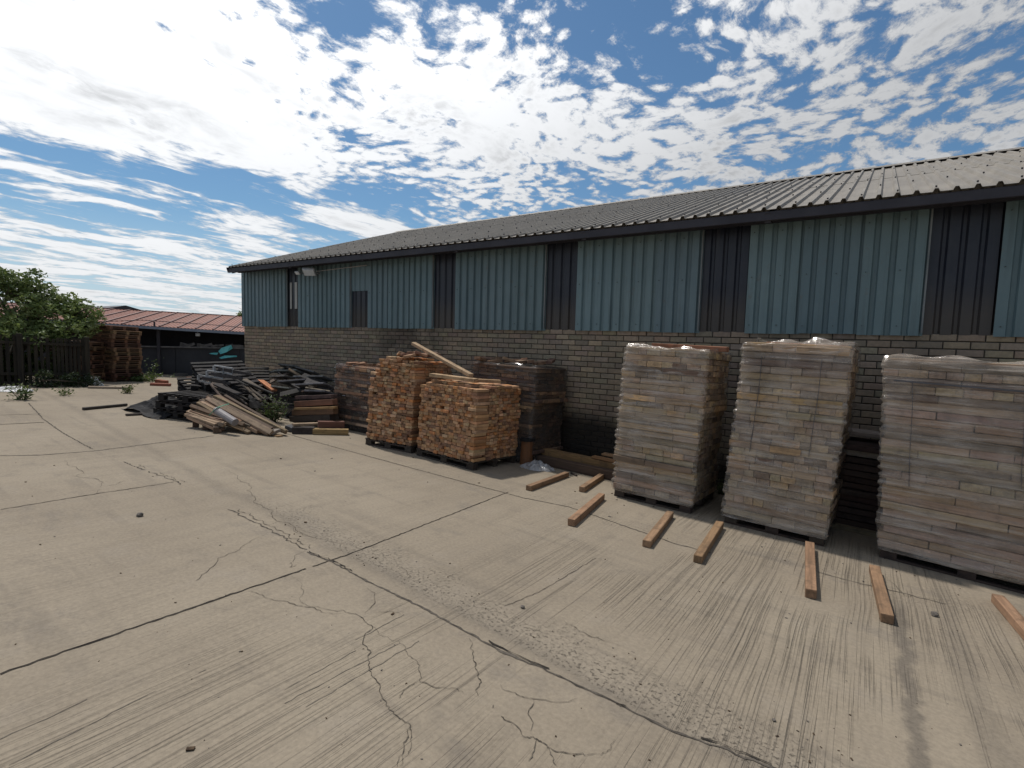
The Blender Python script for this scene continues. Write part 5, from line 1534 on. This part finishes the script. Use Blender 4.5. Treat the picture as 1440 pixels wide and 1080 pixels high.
# where the bank is thick and where blue shows
cov = g.m('MULTIPLY', g.m('SUBTRACT', n1, 0.5), 0.9)
for (px, py, rr, wgt) in SKYB:
    cu, cv = skyplane(px, py)
    dd = g.node('ShaderNodeVectorMath', {0: plw, 1: (cu, cv, 0)}, operation='DISTANCE').outputs['Value']
    cov = g.m('ADD', cov, g.ramp(dd, 0.0, rr, wgt, 0.0))
streak = g.ramp(u, -2.6, -1.7, 1.0, 0.0)      # towards the low left the cells draw out into bars
cell = g.m('SUBTRACT', g.m('ADD', g.m('MULTIPLY', g.m('SUBTRACT', n2, 0.5), 1.9), 0.52), g.m('MULTIPLY', ce, 0.62))
cell = g.m('ADD', g.m('MULTIPLY', cell, g.m('SUBTRACT', 1.0, g.m('MULTIPLY', streak, 0.75))), g.m('MULTIPLY', g.m('SUBTRACT', n3, 0.425), g.m('MULTIPLY', streak, 2.8)))
dens = g.m('ADD', g.m('ADD', cell, cov), 0.065)
low = g.ramp(dz, 0.03, 0.20, 0.12, 0.0)
dens = g.m('ADD', dens, low)
alpha = g.ramp(dens, 0.13, 0.47)
thick = g.ramp(dens, 0.42, 0.95)
sd = g.node('ShaderNodeVectorMath', {0: dirv, 1: tuple(sdir)}, operation='DOT_PRODUCT').outputs['Value']
glow = g.ramp(sd, 0.38, 0.88, 0.0, 1.0)
shade = g.noise(g.vec(plw, (1.0, 0.6, 1.0), (0, 0, 0.4), (3, 1, 0)), 2.6, 6, 0.6)
cb = g.m('ADD', g.m('MULTIPLY', glow, 0.74), 0.56)
cb = g.m('ADD', cb, g.ramp(dz, 0.0, 0.35, 0.24, 0.0))
cb = g.m('MULTIPLY', cb, g.m('SUBTRACT', 1.0, g.m('MULTIPLY', g.m('MULTIPLY', g.ramp(shade, 0.44, 0.70), thick), 0.36)))
cb = g.m('MULTIPLY', cb, g.m('ADD', 0.72, g.m('MULTIPLY', g.ramp(dens, 0.2, 0.55), 0.28)))
cs = g.node('ShaderNodeVectorMath', {0: (0.965, 0.98, 1.0), 'Scale': cb}, operation='SCALE').outputs[0]
skc = g.node('ShaderNodeVectorMath', {0: sky.outputs[0], 'Scale': 0.105}, operation='SCALE').outputs[0]
skc = g.node('ShaderNodeVectorMath', {0: skc, 1: (0.54, 0.73, 0.82)}, operation='MULTIPLY').outputs[0]
skc = g.mix(g.ramp(dz, 0.0, 0.22, 0.6, 0.0), skc, (0.60, 0.71, 0.86, 1))
final = g.mix(g.m('MULTIPLY', alpha, 0.97), skc, cs)
g.put(bg.inputs[0], final); bg.inputs[1].default_value = 1.0

sc.view_settings.view_transform = 'Standard'
sc.view_settings.look = 'None'
sc.view_settings.exposure = 0.0
sc.view_settings.gamma = 1.0
sc.view_settings.use_curve_mapping = False
sc.render.engine = 'CYCLES'
sc.cycles.transparent_max_bounces = 16
sc.cycles.max_bounces = 4
sc.cycles.use_denoising = True
